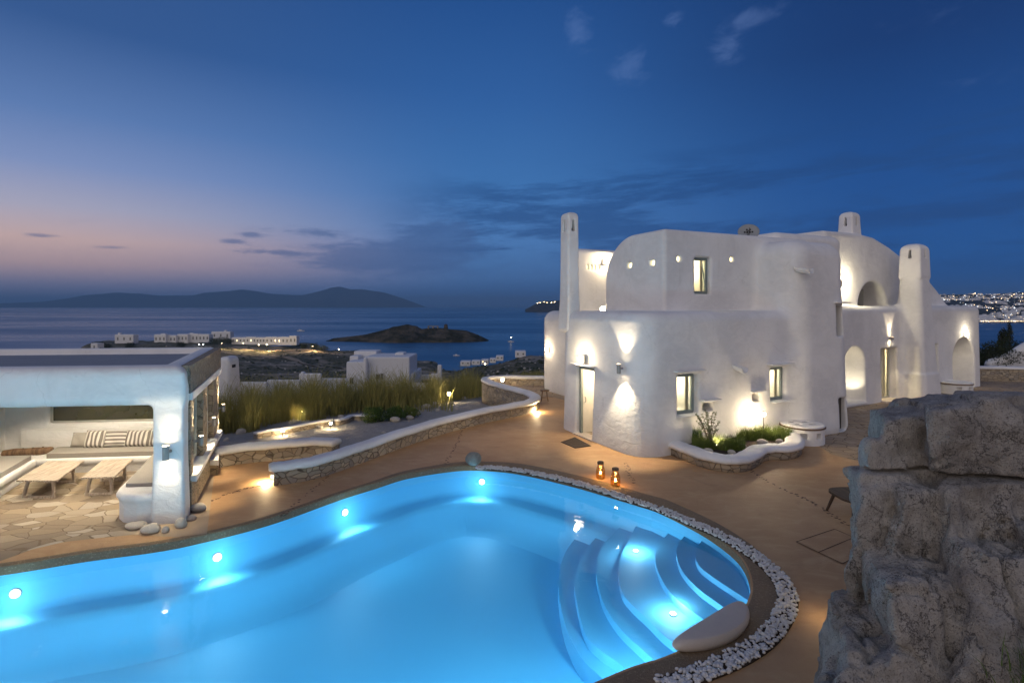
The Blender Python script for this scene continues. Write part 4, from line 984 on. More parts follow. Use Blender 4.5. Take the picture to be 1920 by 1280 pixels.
# ------------------------------------------------------------------ the lounge on the left
UL = Vector((math.cos(R(6)), math.sin(R(6)), 0)); VL = Vector((-.3802, .9249, 0))        # along the back wall, along the side wall
P0 = Vector((-6.03, 9.80, 0))                      # outer front corner of the pillar
def L(a, b, z=0.0):                                 # a metres to the left along the front, b metres back
    return P0 - UL * a + VL * b + Vector((0, 0, z))
def Lp(a, b): q = L(a, b); return (q.x, q.y)
LG = thing('poolside_lounge', P0, 'open white lounge pavilion with flat roof and stone side wall left of the pool', 'pavilion')
def f_roof(X, Y, Z):
    out = [Lp(-.02, -.03), Lp(7.5, -.03), Lp(7.5, 5.0), Lp(-.02, 5.0)]
    d = rc(poly2(X, Y, out) , slab(Z, 2.15 + 0 * X, 2.88), 0.20)
    ins = [Lp(.42, .42), Lp(7.2, .42), Lp(7.2, 4.65), Lp(.42, 4.65)]
    d = smax(d, -rc(poly2(X, Y, ins), slab(Z, 2.72, 3.4), .02), .08)            # roof tray inside the parapet
    room = [Lp(.34, .40), Lp(5.4, .40), Lp(5.4, 4.35), Lp(.34, 4.35)]
    d = smax(d, -rc(poly2(X, Y, room), slab(Z, 1.0, 2.42), .02), .04)          # ceiling
    pil = rc(poly2(X, Y, [Lp(0, 0), Lp(.54, 0), Lp(.54, .50), Lp(0, .50)]) - 0.03 * np.clip(1 - Z / 1.2, 0, 1), slab(Z, -.1, 2.5), .04)
    d = smin(d, pil, .12)
    bw = rc(poly2(X, Y, [Lp(0.3, 4.35), Lp(7.5, 4.35), Lp(7.5, 4.7), Lp(.3, 4.7)]), slab(Z, -.1, 2.5), .04)
    win = rc(poly2(X, Y, [Lp(.62, 4.0), Lp(3.98, 4.0), Lp(3.98, 5.0), Lp(.62, 5.0)]), slab(Z, 1.02, 2.24), .03)
    d = np.minimum(d, smax(bw, -win, .05))
    lw = rc(poly2(X, Y, [Lp(5.0, -.0), Lp(5.8, -.0), Lp(5.8, 4.6), Lp(5.0, 4.6)]), slab(Z, -.1, 2.5), .05)
    return np.minimum(d, lw)
me = vdb_mesh('roof', f_roof, (-14.6, 8.6, -.3), (-5.6, 15.2, 3.1), .05); link('wall', me, M['plaster'], LG)
MB().sheet([[Lp(.5, .5), Lp(7.1, .5), Lp(7.1, 4.6), Lp(.5, 4.6)]], 2.728).build('roof_surface', M['roof'], LG)
# outer stone facing of the side wall: sill wall, piers, upper band, and white lintel and sill slabs
def lprism(a0, a1, b0, b1, z0, z1, name, m_, parent=LG, bev=0.0, seg=2):
    return MB().prism([Lp(a0, b0), Lp(a1, b0), Lp(a1, b1), Lp(a0, b1)], z0, z1).build(name, M[m_], parent, bevel=bev, seg=seg)
lprism(-.05, .26, .50, 4.75, 0, .62, 'sill_wall', 'stone_small')
for b0, b1 in ((.50, .84), (2.06, 2.66), (3.72, 4.75)): lprism(-.03, .24, b0, b1, .60, 2.24, 'stone_pier', 'stone')
MB().prism([Lp(-.075, .26), Lp(.2, .26), Lp(.2, 4.85), Lp(-.075, 4.85)], 2.34, 2.86).build('stone_band', M['stone_small'], LG, bevel=.03)
lprism(-.10, .3, .34, 4.85, 2.20, 2.345, 'lintel', 'plaster', bev=.03, seg=3)
lprism(-.14, .34, .52, 4.70, .60, .70, 'sill', 'plaster', bev=.04, seg=3)
for b0, b1 in ((.84, 2.06), (2.66, 3.72)):
    mb = MB(); 
    for q0, q1, z0, z1 in ((b0, b0 + .07, .7, 2.2), (b1 - .07, b1, .7, 2.2), (b0 + .07, b1 - .07, .702, .77), (b0 + .07, b1 - .07, 2.13, 2.198), ((b0 + b1) / 2 - .03, (b0 + b1) / 2 + .03, .772, 2.128)):
        mb.prism([Lp(.10, q0), Lp(.16, q0), Lp(.16, q1), Lp(.10, q1)], z0, z1)
    fo = mb.build('side_window', M['frame_pale'], LG)
    MB().prism([Lp(.12, b0 + .06), Lp(.125, b0 + .06), Lp(.125, b1 - .06), Lp(.12, b1 - .06)], .75, 2.14).build('pane', M['glass'], fo)
# back window: dark reflecting glass in a pale frame
mb = MB()
for a0, a1, z0, z1 in ((.60, .68, 1.0, 2.26), (3.92, 4.0, 1.0, 2.26), (.68, 3.92, 1.0, 1.07), (.68, 3.92, 2.19, 2.26)): mb.prism([Lp(a0, 4.44), Lp(a1, 4.44), Lp(a1, 4.50), Lp(a0, 4.50)], z0, z1)
fo = mb.build('back_window', M['frame_pale'], LG)
def f_mirror(S):
    p = wpos(); S(Base_Color=mixc(noise(p, 2.0, 5), (0.012, 0.014, 0.008), (0.05, 0.05, 0.02)), Roughness=.06, Specular_IOR_Level=0.9)
M['darkglass'] = mat('dark_window_glass', f_mirror)
MB().prism([Lp(.67, 4.47), Lp(3.93, 4.47), Lp(3.93, 4.48), Lp(.67, 4.48)], 1.06, 2.2).build('pane', M['darkglass'], fo)
# built-in benches: back, left, right (rounded front end)
def bench(poly, z, rr=.06):
    xs_ = [p[0] for p in poly]; ys_ = [p[1] for p in poly]
    def f(X, Y, Z):
        d2 = poly2(X, Y, poly); body = rc(d2 + .05, slab(Z, -.1, z - .06), .02); top = rc(d2, slab(Z, z - .17, z), rr)
        return smin(body, top, .05)
    return link('built_in_bench', vdb_mesh('bench', f, (min(xs_) - .2, min(ys_) - .2, -.2), (max(xs_) + .2, max(ys_) + .2, z + .15), .03), M['plaster'], LG)
bench([Lp(.2, 3.46), Lp(5.1, 3.46), Lp(5.1, 4.4), Lp(.2, 4.4)], .36)
bench([Lp(3.88, 0.2), Lp(5.1, 0.2), Lp(5.1, 3.6), Lp(3.92, 3.6)], .36)
c0 = L(.62, .55); rb = [Lp(.2, 3.4), Lp(.2, .12), Lp(.40, -.02)] + [((c0 + (-UL * math.cos(a) * -.0) + Vector((0, 0, 0))).x, 0) for a in ()]
rb = [Lp(.2, 3.4), Lp(.2, .16), Lp(.45, .02), Lp(.85, .0), Lp(1.12, .10), Lp(1.26, .32), Lp(1.28, .6), Lp(1.2, 3.6)]
bench(rb, .54, .09)
def cushion(name, a0, a1, b0, b1, z0, z1, label, cat='cushion', m_='cushion'):
    p = L((a0 + a1) / 2, (b0 + b1) / 2, z0); t = thing(name, p, label, cat)
    MB().prism([Lp(a0, b0), Lp(a1, b0), Lp(a1, b1), Lp(a0, b1)], z0, z1).build('cushion_pad', M[m_], t, bevel=.035, seg=3)
    q = sweep(smooth_path([L(a0 + .01, b0 + .01), L(a1 - .01, b0 + .01)], 2), [(-.008, z1 - .045), (.008, z1 - .045), (.008, z1 - .03), (-.008, z1 - .03)]); q.build('piping', M[m_], t)
cushion('seat_cushion', 1.1, 3.72, 3.52, 4.2, .362, .47, 'long taupe seat cushion on the back bench below the dark window')
cushion('seat_cushion', 4.0, 4.96, .3, 3.45, .362, .47, 'taupe seat cushion on the bench along the left wall')
cushion('seat_cushion', .36, 1.14, .5, 3.3, .542, .61, 'pale seat cushion on the right bench beside the pillar')
lprism(1.0, 4.6, 4.24, 4.40, .362, .90, 'back_ledge', 'plaster', bev=.03)
def pillow(a, b, z, wd, ht, m_, tilt, label, rz=0.0, grp='striped pillows on the back bench'):
    p = L(a, b, z + ht / 2 * math.cos(tilt)); t = thing('pillow', p, label, 'pillow', grp, rz=R(6) + rz)
    n = 14; V = []; F = []
    for side in (1, -1):
        for j in range(n + 1):
            for i in range(n + 1):
                u_, v_ = i / n * 2 - 1, j / n * 2 - 1
                pn = (1 - .07 * (1 - v_ * v_)) if True else 1
                th = .085 * (max(0, (1 - u_ ** 4) * (1 - v_ ** 4))) ** .5 * (1 + .12 * math.sin(5 * u_ + 3 * v_))
                V.append((u_ * wd / 2 * (1 - .05 * (1 - abs(v_))), side * -th, v_ * ht / 2 * (1 - .06 * (1 - abs(u_)))))
    for s_ in (0, 1):
        o_ = s_ * (n + 1) ** 2
        for j in range(n):
            for i in range(n): F.append((o_ + j * (n + 1) + i, o_ + j * (n + 1) + i + 1, o_ + (j + 1) * (n + 1) + i + 1, o_ + (j + 1) * (n + 1) + i))
    me = fast_mesh('pillow', V, F); o = bpy.data.objects.new('pillow_cover', me); COL.objects.link(o); me.materials.append(M[m_]); o.parent = t; o.rotation_euler.x = -tilt
    mb = MB(); pts = [(wd / 2 * math.cos(k) * (1.0), 0, ht / 2 * math.sin(k)) for k in ()]
    e_ = [(-wd / 2, 0, -ht / 2), (0, 0, -ht / 2 * .94), (wd / 2, 0, -ht / 2), (wd / 2 * .95, 0, 0), (wd / 2, 0, ht / 2), (0, 0, ht / 2 * .94), (-wd / 2, 0, ht / 2), (-wd / 2 * .95, 0, 0), (-wd / 2, 0, -ht / 2)]
    o2 = MB().tube(e_, .008, 6).build('piping', M[m_ if m_ == 'cushion' else 'cushion'], None); o2.parent = t; o2.rotation_euler.x = -tilt
for a, wd, ht, m_, lb in ((3.16, .44, .36, 'cushion', 'plain taupe pillow at the left end of the pillow row'), (2.82, .46, .42, 'stripe_v', 'upright striped pillow next to the plain taupe one at left'), (2.34, .50, .40, 'stripe_h', 'pillow whose stripes lie level, in the middle of the row'),
                          (1.82, .62, .40, 'stripe_v', 'wide pillow with upright stripes right of the level striped one'), (1.32, .44, .42, 'stripe_v', 'second pillow from the right end, upright stripes'), (.98, .44, .44, 'stripe_v', 'rightmost striped pillow beside the pillar')):
    pillow(a, 4.14 - (.05 if m_ != 'cushion' else -.02), .47, wd, ht, m_, R(18), lb, rnd.uniform(-.08, .08))
pillow(.42, 1.35, .61, .42, .30, 'cushion', R(25), 'small pale pillow lying on the right bench behind the pillar', rz=R(-72), grp=None)
# brown log on the left ledge
p = L(4.3, 3.80, .36); t = thing('log_bolster', p, 'dark brown wooden log lying on the left bench corner', 'log')
q0 = L(4.75, 3.72, .45); q1 = L(3.75, 3.98, .45); pts = smooth_path([q0, q0.lerp(q1, .3) + Vector((0, 0, .012)), q0.lerp(q1, .7), q1], 5)
MB().tube(pts, [.078, .088] + [.088 + .006 * math.sin(i) for i in range(len(pts) - 4)] + [.085, .07], 14).build('log', M['wood_brown'], t)
for k in range(4):
    c = q0.lerp(q1, .2 + .2 * k) + Vector((0, 0, .078)); MB().cyl(c, c + Vector((0, 0, .022)), .022, .02, 10).build('candle_cup', M['wood_dark'], t)
# two low tables of bleached boards on sloping trestles
def table(corners, label):
    cs = [Vector((*c[:2], 0)) for c in corners]; c = sum(cs, Vector()) / 4; xa = (cs[1] - cs[0]).normalized(); ya = (cs[3] - cs[0]).normalized(); wx = (cs[1] - cs[0]).length; wy = (cs[3] - cs[0]).length
    t = thing('low_table', c, label, 'table', 'low wooden tables of the lounge')
    nb = 5; 
    for k in range(nb):
        a = cs[0] + xa * (wx * k / nb + .004); b = cs[0] + xa * (wx * (k + 1) / nb - .004)
        MB().prism([(a.x, a.y), (b.x, b.y), ((b + ya * wy).x, (b + ya * wy).y), ((a + ya * wy).x, (a + ya * wy).y)], .372, .402).build('board', M['wood_pale'], t, bevel=.004)
    for f in (.14, .84):
        o_ = cs[0] + ya * (wy * f)
        for s_ in (.20, .80):
            tp = o_ + xa * wx * s_; bt = o_ + xa * wx * (s_ + (s_ - .5) * .28) - ya * .10
            MB().cyl(bt, tp + Vector((0, 0, .372)), .034, .034, 4, smooth=False).build('leg', M['wood_pale'], t)
        a = o_ + xa * wx * .12 - ya * .10; b = o_ + xa * wx * .88 - ya * .10
        MB().box(None, ((b - a).length / 2, .025, .022), M=Matrix.Translation((a + b) / 2 + Vector((0, 0, .024))) @ Matrix.Rotation(math.atan2(xa.y, xa.x), 4, 'Z')).build('runner', M['wood_pale'], t)
        a = o_ + xa * wx * .12; b = o_ + xa * wx * .88
        MB().box(None, ((b - a).length / 2, .03, .02), M=Matrix.Translation((a + b) / 2 + Vector((0, 0, .35))) @ Matrix.Rotation(math.atan2(xa.y, xa.x), 4, 'Z')).build('cross_bar', M['wood_pale'], t)
table([G(30, 900, .4), G(107, 900, .4), G(154, 864, .4), G(89, 864, .4)], 'left of the two low bleached wood tables, the larger one')
table([G(151, 895.5, .4), G(215, 893, .4), G(250, 860.5, .4), G(192, 862.5, .4)], 'right of the two low bleached wood tables, nearer the pillar')
# lamps of the lounge
p = L(.24, -.02, 1.33); sconce(Matrix.Identity(4), tuple(p), (-.1, -1, 0), 'large steel up and down lamp on the white lounge pillar', 26, 24, 86, h=.26, r=.055, gap=.10, blend=.9)
for b_, z_, nm in ((.95, 1.28, 'nearest lamp on the stone side wall, just behind the white pillar'), (2.85, 1.28, 'middle lamp on the stone side wall of the lounge'), (4.65, 1.28, 'farthest lamp on the stone side wall, at its back end')):
    q = L(-.05, b_, z_); sconce(Matrix.Identity(4), tuple(q), (.93, .38, 0), nm, 100, 50, 85, h=.2, r=.045, gap=.10, group='lamps on the stone side wall', blend=.8)
CW = iter(('near the pillar', 'in the middle of the front row', 'at the back near the window end', 'before the dark window', 'by the left wall'))
for a_, b_ in ((1.3, 1.0), (2.9, 1.0), (1.3, 3.0), (2.9, 3.0), (4.4, 2.0)):
    c = L(a_, b_, 2.41); t = thing('ceiling_lamp', c, 'flat round ceiling lamp of the lounge ' + next(CW), 'ceiling lamp', 'ceiling lamps of the lounge')
    MB().lathe(c, [(0, -.012), (.07, -.012), (.085, -.002)], 20).build('lamp_ring', M['steel'], t)
    MB().lathe(c, [(0, -.016), (.06, -.016)], 20).build('diffuser', M['bulb_dim'], t)
    light('SPOT', 'ceiling_light', c - Vector((0, 0, .03)), 150 if b_ > 1.5 else 100, (1, .84, .62), .08, t, to=c - Vector((0, 0, 2)), size=126 if b_ > 1.5 else 112, blend=.25)
# white chimney-like pier beyond the lounge
c = G(428, 800)[:2]; c = (-11.15, 21.0); t = thing('white_pier', (*c, 0), 'white rounded pier standing at the left end of the reeds', 'pier')
link('pier', vdb_mesh('pier', lambda X, Y, Z: rc(rect2(X, Y, c[0] - .22, c[0] + .22, c[1] - .4, c[1] + .4, .12) - .10 * np.clip(1 - Z / 2, 0, 1), slab(Z, -.9, 2.0), .18), (c[0] - .6, c[1] - .8, -1.0), (c[0] + .6, c[1] + .8, 2.3), .04), M['plaster'], t)
MB().box((c[0] + .22, c[1] - .1, 1.62), (.04, .12, .06)).build('vent', M['dark'], t)
# ------------------------------------------------------------------ loose boulders by the pillar, stone ball, white headrest stone
def stone_mesh(name, rx, ry, rz, seed, sub=4, amp=.10):
    bm = bmesh.new(); bmesh.ops.create_icosphere(bm, subdivisions=sub, radius=1); rg = random.Random(seed); ph = [rg.uniform(0, 6.28) for _ in range(9)]
    for v in bm.verts:
        p = v.co; k = 1 + amp * (math.sin(2.1 * p.x + ph[0]) * math.sin(1.9 * p.y + ph[1]) + .6 * math.sin(3.4 * p.z + ph[2] + p.x) + .35 * math.sin(5.2 * p.y + ph[3]) * math.sin(4.7 * p.x + ph[4]))
        v.co = Vector((p.x * rx * k, p.y * ry * k, p.z * rz * k))
    me = bpy.data.meshes.new(name); bm.to_mesh(me); bm.free(); me.polygons.foreach_set('use_smooth', [True] * len(me.polygons)); return me
for k, (px, py, wd, ht, rz, lb) in enumerate(((252, 992, .34, .13, .2, 'flat boulder at the left of the group before the pillar'), (279, 1001, .32, .16, .1, 'largest rounded boulder right before the pillar foot'), (306, 1001, .13, .11, 0, 'smallest pale pebble boulder in the middle of the group'),
                                             (336, 991, .22, .17, -.2, 'rounded boulder at the right foot of the pillar'), (355, 977, .20, .09, .1, 'flat oval boulder between pillar corner and deck'), (369, 961, .27, .17, .2, 'round boulder beside the stone sill wall, farthest back'))):
    x, y, _ = G(px, py); me = stone_mesh('boulder', wd / 2, wd * .36, ht / 2 * 1.15, k + 3)
    o = link('boulder', me, M['boulder']); o.location = (x, y + .05, ht * .46); o.rotation_euler.z = rz; tag(o, lb, 'boulder', 'pale boulders around the lounge pillar')
x, y, _ = G(888, 871); me = stone_mesh('stone_ball', .20, .19, .17, 21, amp=.05); o = link('stone_ball', me, M['greyball']); o.location = (x, y, .155); tag(o, 'grey round granite ball on the deck at the far pool rim', 'stone ball')
me = stone_mesh('head_stone', .74, .19, .13, 33, 5, .03)
for v in me.vertices:
    v.co.y += .13 * (v.co.x / .74) ** 2 - .03; v.co.y *= 1.0 + .25 * v.co.x
    if v.co.z > .07: v.co.z = .07 + (v.co.z - .07) * .35
a, b = Vector((*G(1412, 1140, .05)[:2], 0)), Vector((*G(1254, 1226, .05)[:2], 0)); o = link('head_stone', me, M['headrest']); o.location = ((a.x + b.x) / 2 + .02, (a.y + b.y) / 2 - .03, .085)
o.rotation_euler.z = math.atan2(a.y - b.y, a.x - b.x); tag(o, 'long smooth white stone lying on the pool rim by the steps', 'stone')
# ------------------------------------------------------------------ white pebbles round the pool rim
band = [(893, 877.5), (925, 879), (960, 882), (1000, 888), (1050, 899), (1109, 915), (1180, 938), (1240, 958), (1300, 983), (1365, 1012), (1412, 1042), (1445, 1068), (1467, 1096), (1477, 1128), (1464, 1165), (1432, 1203), (1383, 1235), (1310, 1265), (1240, 1290)]
BP = smooth_path([(*G(x, y)[:2], 0) for x, y in band], 10)
rg = random.Random(11); spots = []
for i in range(len(BP) - 1):
    a, b = BP[i], BP[i + 1]; ln = (b - a).length; d = (b - a).normalized(); nr = Vector((d.y, -d.x, 0)); n_ = int(ln * 235) + 1
    hw = .125
    for k in range(n_):
        q = a + d * rg.random() * ln + nr * rg.uniform(-hw, hw); spots.append((q.x, q.y, .018 + rg.random() * .032, rg.uniform(.52, .98)))
pm = [stone_mesh('pebble', .036, .027, .021, 50 + k, 2, .16) for k in range(6)]
for m_ in pm: m_.materials.append(M['pebble'])
spots.sort(key=lambda s_: (s_[0] ** 2 + s_[1] ** 2) / (s_[3] ** 2) - (60 if s_[2] > .04 else 0))
for k, s_ in enumerate(spots[:300]):
    o = bpy.data.objects.new('pebble', pm[k % 6]); COL.objects.link(o); o.location = s_[:3]; o.scale = (s_[3],) * 3; o.rotation_euler = (rg.uniform(-.4, .4), rg.uniform(-.4, .4), rg.uniform(0, 6.28))
    tag(o, 'small white pebble in the near bend of the pebble band round the pool', 'pebble', 'white pebbles round the pool')
V = []; F = []; base = 0
cache = [(np.array([v.co[:] for v in m_.vertices]), np.array([p.vertices[:] for p in m_.polygons])) for m_ in [stone_mesh('p', .036, .027, .021, 60 + k, 1, .16) for k in range(4)]]
for k, s_ in enumerate(spots[300:]):
    v, f = cache[k % 4]; a = rg.uniform(0, 6.28); Rm = np.array([[math.cos(a), -math.sin(a), 0], [math.sin(a), math.cos(a), 0], [0, 0, 1]])
    V.append(v @ Rm.T * s_[3] + np.array(s_[:3])); F.append(f + base); base += len(v)
tag(link('pebble_band', fast_mesh('pebble_band', np.concatenate(V), np.concatenate(F)), M['pebble']), kind='stuff')
mb = sweep(BP, [(-.13, .004), (.13, .004), (.125, .020), (-.125, .020)]); tag(mb.build('pebble_bed', M['soil']), kind='structure')
# ------------------------------------------------------------------ lanterns: amber glass jars with candle
def lantern(px, py, h, label):
    x, y, _ = G(px, py); c = Vector((x, y, 0)); t = thing('jar_lantern', c, label, 'lantern', 'amber jar lanterns on the deck')
    s_ = h / .38
    prof = [(.0, .004), (.082, .004), (.098, .02), (.102, .09), (.098, .18), (.080, .25), (.060, .285), (.057, .32)]
    MB().lathe(c, [(r_ * s_, z * s_) for r_, z in prof], 28).build('glass_jar', M['amber'], t)
    MB().lathe(c, [(.0, .325 * s_), (.066 * s_, .325 * s_), (.070 * s_, .335 * s_), (.070 * s_, .372 * s_), (.05 * s_, .384 * s_), (0, .386 * s_)], 24).build('lid', M['wood_dark'], t)
    MB().tube([c + Vector((.064 * s_ * math.cos(a), -.01 * s_, (.31 - .11 * math.sin(a)) * s_ if False else (.33 - .12 * math.sin(a)) * s_)) - Vector((0, .075 * s_ * math.sin(a), 0)) for a in [math.pi * k / 10 for k in range(11)]], .004, 6).build('handle', M['metal'], t)
    MB().tube([c + Vector((.099 * s_ * math.cos(a), .099 * s_ * math.sin(a), .16 * s_)) for a in [6.2832 * k / 16 for k in range(17)]], .004, 6).build('wire_band', M['metal'], t)
    cd = MB().cyl(c + Vector((0, 0, .008)), c + Vector((0, 0, .10 * s_)), .036 * s_, .034 * s_, 16).build('candle', M['litcurtain'], t)
    MB().lathe(c + Vector((0, 0, .105 * s_)), [(0, 0), (.014, .015), (.017, .03), (.010, .052), (0, .075)], 10).build('flame', emit('flame', (1, .62, .22), 70) if 'flame' not in bpy.data.materials else bpy.data.materials['flame'], cd)
    light('POINT', 'candle_light', c + Vector((0, 0, .15 * s_)), 6.0, (1, .72, .42), .03, t)
lantern(1126, 897, .40, 'amber glass jar lantern standing slightly farther from the pebbles')
lantern(1154, 911, .41, 'amber glass jar lantern right beside the white pebbles')
# ------------------------------------------------------------------ planter by the wall
pl_px = [(1254, 820), (1270, 829), (1290, 836), (1320, 847), (1352, 854), (1382, 855), (1404, 848), (1420, 838), (1440, 834.5), (1470, 834), (1488, 828), (1489, 818), (1478, 806)]
pc = [G(x, y, .34) for x, y in pl_px]
low_wall('planter', pc, 'curved flower bed with white cap and stone base against the villa wall', zb=-.05, top=.36, w=.17, cw=.235, cap_h=.15)
soil_poly = [(p[0], p[1]) for p in smooth_path([(p[0], p[1], 0) for p in pc], 3)] + [(W(FR1, 5.2, .1, 0).x, W(FR1, 5.2, .1, 0).y), (W(FR1, .7, .1, 0).x, W(FR1, .7, .1, 0).y)]
tag(MB().sheet([soil_poly], .24).build('soil', M['soil']), kind='structure')
# side table with splayed legs beside the rock
a = Vector((*G(1553, 914, .45)[:2], 0)); t = thing('side_table', (a.x + .5, a.y - .35, 0), 'dark wooden side table with splayed legs half hidden by the rock', 'table')
ctr = Vector((a.x + .52, a.y - .38, 0))
poly = [(ctr.x + .62 * math.copysign(abs(math.cos(k)) ** .55, math.cos(k)), ctr.y + .42 * math.copysign(abs(math.sin(k)) ** .55, math.sin(k))) for k in [6.2832 * i / 32 for i in range(32)]]
MB().prism(poly, .415, .455).build('tabletop', M['wood_dark'], t, bevel=.012)
for sx in (-1, 1):
    for sy in (-1, 1):
        tp = ctr + Vector((sx * .44, sy * .28, .415)); bt = ctr + Vector((sx * .54, sy * .40, 0)); MB().cyl(bt, tp, .022, .034, 10).build('leg', M['wood_dark'], t)
    MB().box((ctr.x + sx * .44, ctr.y, .395), (.03, .34, .02)).build('cross_bar', M['wood_dark'], t)
# stool at the back corner of the villa
p = Vector((*G(1021, 751)[:2], 0)); t = thing('stool', p, 'small wooden stool at the rear corner of the villa', 'stool')
MB().lathe(p, [(0, .41), (.19, .41), (.21, .425), (.21, .445), (.19, .46), (0, .462)], 24).build('seat', M['wood_brown'], t)
for k in range(4):
    a = .785 + k * 1.5708; MB().cyl(p + Vector((math.cos(a) * .20, math.sin(a) * .20, 0)), p + Vector((math.cos(a) * .11, math.sin(a) * .11, .41)), .018, .024, 8).build('leg', M['wood_brown'], t)
for k in range(4):
    a = .785 + k * 1.5708; b = a + 1.5708; MB().cyl(p + Vector((math.cos(a) * .17, math.sin(a) * .17, .14)), p + Vector((math.cos(b) * .17, math.sin(b) * .17, .14)), .01, .01, 6).build('stretcher', M['wood_brown'], t)
# drain box in the long wall
p = Vector((*G(873, 797)[:2], .1)); t = thing('floor_drain', p, 'small dark drain opening at the foot of the long garden wall', 'drain')
MB().box((p.x, p.y + .05, .07), (.14, .12, .07), rz=R(30)).build('drain_box', M['dark'], t)
MB().box((p.x, p.y + .05, .145), (.17, .15, .008), rz=R(30)).build('lid', M['metal'], t)
# ------------------------------------------------------------------ pool lamps
def pool_lamp(px, py, z, label, e=60, hidden=None):
    if hidden is None:
        Y0 = (4 - z) * 1000 / (py - 572.0); q = Vector(((px - 960) / 1000 * Y0, Y0, 0))
    else: q = Vector((*hidden, 0))
    n_ = len(POOL); i = min(range(n_), key=lambda j: (POOL[j][0] - q.x) ** 2 + (POOL[j][1] - q.y) ** 2)
    a, b = Vector((*POOL[i - 1], 0)), Vector((*POOL[(i + 1) % n_], 0)); d = (b - a).normalized(); inn = Vector((d.y, -d.x, 0)) * -OUT; c = Vector((*POOL[i], z))
    t = thing('pool_lamp', c, label, 'pool lamp', 'round lamps set in the pool wall')
    MB().cyl(c - inn * .02, c + inn * .03, .085, .08, 20).build('rim', M['steel'], t)
    MB().cyl(c + inn * .02, c + inn * .045, .066, .058, 20).build('lens', M['poolbulb'], t)
    light('SPOT', 'pool_light', c + inn * .09, e, (.42, .82, 1.0), .10, t, to=c + inn * 2 + Vector((0, 0, .22)), size=150, blend=1.0)
    light('POINT', 'wall_glow', c + inn * .34 + Vector((0, 0, .0)), e * .06, (.5, .86, 1.0), .08, t)
PE = 92
pool_lamp(12, 1122, -.44, 'lit pool lamp at the far left edge of the picture', PE)
pool_lamp(418, 1050, -.44, 'lit pool lamp in the far wall, in front of the lounge pillar', PE)
pool_lamp(648, 963, -.42, 'lit pool lamp in the far wall below the garden wall', PE)
pool_lamp(900, 907, -.40, 'lit pool lamp in the far wall beside the stone ball', PE)
for h_, lb in (((1.6, 6.1), 'unseen fill lamp added in the near pool wall beside the long white stone'), ((-1.2, 4.7), 'unseen fill lamp added in the near pool wall, centre'), ((-4.8, 4.0), 'unseen fill lamp added in the near pool wall, left of the middle'), ((0.3, 5.3), 'unseen fill lamp added in the near pool wall, right'), ((-3.0, 4.2), 'unseen fill lamp added in the near pool wall, middle'), ((-6.5, 3.9), 'unseen fill lamp added in the near pool wall, left'), ((-11, 6.0), 'unseen fill lamp added in the left end wall of the pool')):
    pool_lamp(0, 0, -.36 if h_[0] > -1 else -.45, lb, PE * 1.7, hidden=h_)  # unseen lamps added in the near and left walls to fill water and steps
def step_lamp(px, py, z, label, e, to):
    c = Vector(G(px, py, z)); t = thing('step_lamp', c, label, 'pool lamp', 'lamps lighting the pool steps')
    MB().cyl(c - Vector((0, 0, .01)), c + Vector((0, 0, .02)), .06, .055, 16).build('rim', M['steel'], t); MB().cyl(c + Vector((0, 0, .01)), c + Vector((0, 0, .026)), .045, .04, 16).build('lens', M['poolbulb'], t)
    light('POINT', 'step_light', c + Vector((0, 0, .22)), e * .8, (.66, .90, 1.0), .08, t)
step_lamp(1192, 1034, -.55, 'bright lamp on the upper landing of the pool steps', 15, None)
step_lamp(1262, 1152, -.55, 'bright lamp on the landing next to the long white stone', 17, None)
# ------------------------------------------------------------------ the big rock in the foreground right
def f_rock_mat(S):
    p = wpos(); x, y, z = sep(p)
    big = noise(p, 1.1, 6, 0.6); mid = noise(p, 5.0, 7, 0.72); fine = noise(p, 26.0, 6, 0.75)
    sp = noise(p, 75.0, 3, 0.6); str_ = noise(mapping(p, (6.0, 6.0, 0.8)), 1.6, 6, 0.7, 0.6)
    col = mixc(sstep(big * .5 + mid * .5, .36, .62), (0.27, 0.25, 0.23), (0.58, 0.55, 0.51))
    col = mixc(sstep(str_, .45, .68) * .35, col, (0.60, 0.54, 0.47))
    col = mixc(sstep(sp * .75 + fine * .25, .52, .62) * .55, col, (0.09, 0.085, 0.08))
    col = mixc(sstep(fine, .56, .74) * .55, col, (0.58, 0.55, 0.50))
    lich = sstep(noise(p, 2.3, 6, 0.75, .5), .60, .70); col = mixc(lich * .45, col, (0.27, 0.25, 0.14))
    rust = sstep(noise(mapping(p, (1, 1, 1), (7, 3, 1)), 2.6, 5, 0.7), .68, .75); col = mixc(rust * .7, col, (0.30, 0.16, 0.06))
    crack = sstep(voro(vadd(mapping(p, (1.0, 1.0, .45)), noise(p, 2.2, 6, .7, out=1), .9), 1.5, 'DISTANCE_TO_EDGE'), 0.0, 0.012)
    col = mixc(crack * .6 + .4, (0.03, 0.026, 0.022), col)
    S(Base_Color=col, Roughness=.92, Specular_IOR_Level=.25, Normal=bump(mid * .9 + fine * .55 + str_ * .4 + crack * .25 + sp * .30, .085))
M['rock'] = mat('weathered_granite', f_rock_mat)
def ell(X, Y, Z, c, r, p=2.6, rot=0.0, lean=(0, 0)):
    x = X - c[0] - (Z - c[2]) * lean[0]; y = Y - c[1] - (Z - c[2]) * lean[1]; ca, sa = math.cos(rot), math.sin(rot)
    u_ = (x * ca + y * sa) / r[0]; v_ = (-x * sa + y * ca) / r[1]; w_ = (Z - c[2]) / r[2]
    k = (np.abs(u_) ** p + np.abs(v_) ** p + np.abs(w_) ** p) ** (1 / p); return (k - 1) * np.sqrt(x * x + y * y + (Z - c[2]) ** 2 + 1e-4) / (k + .05)
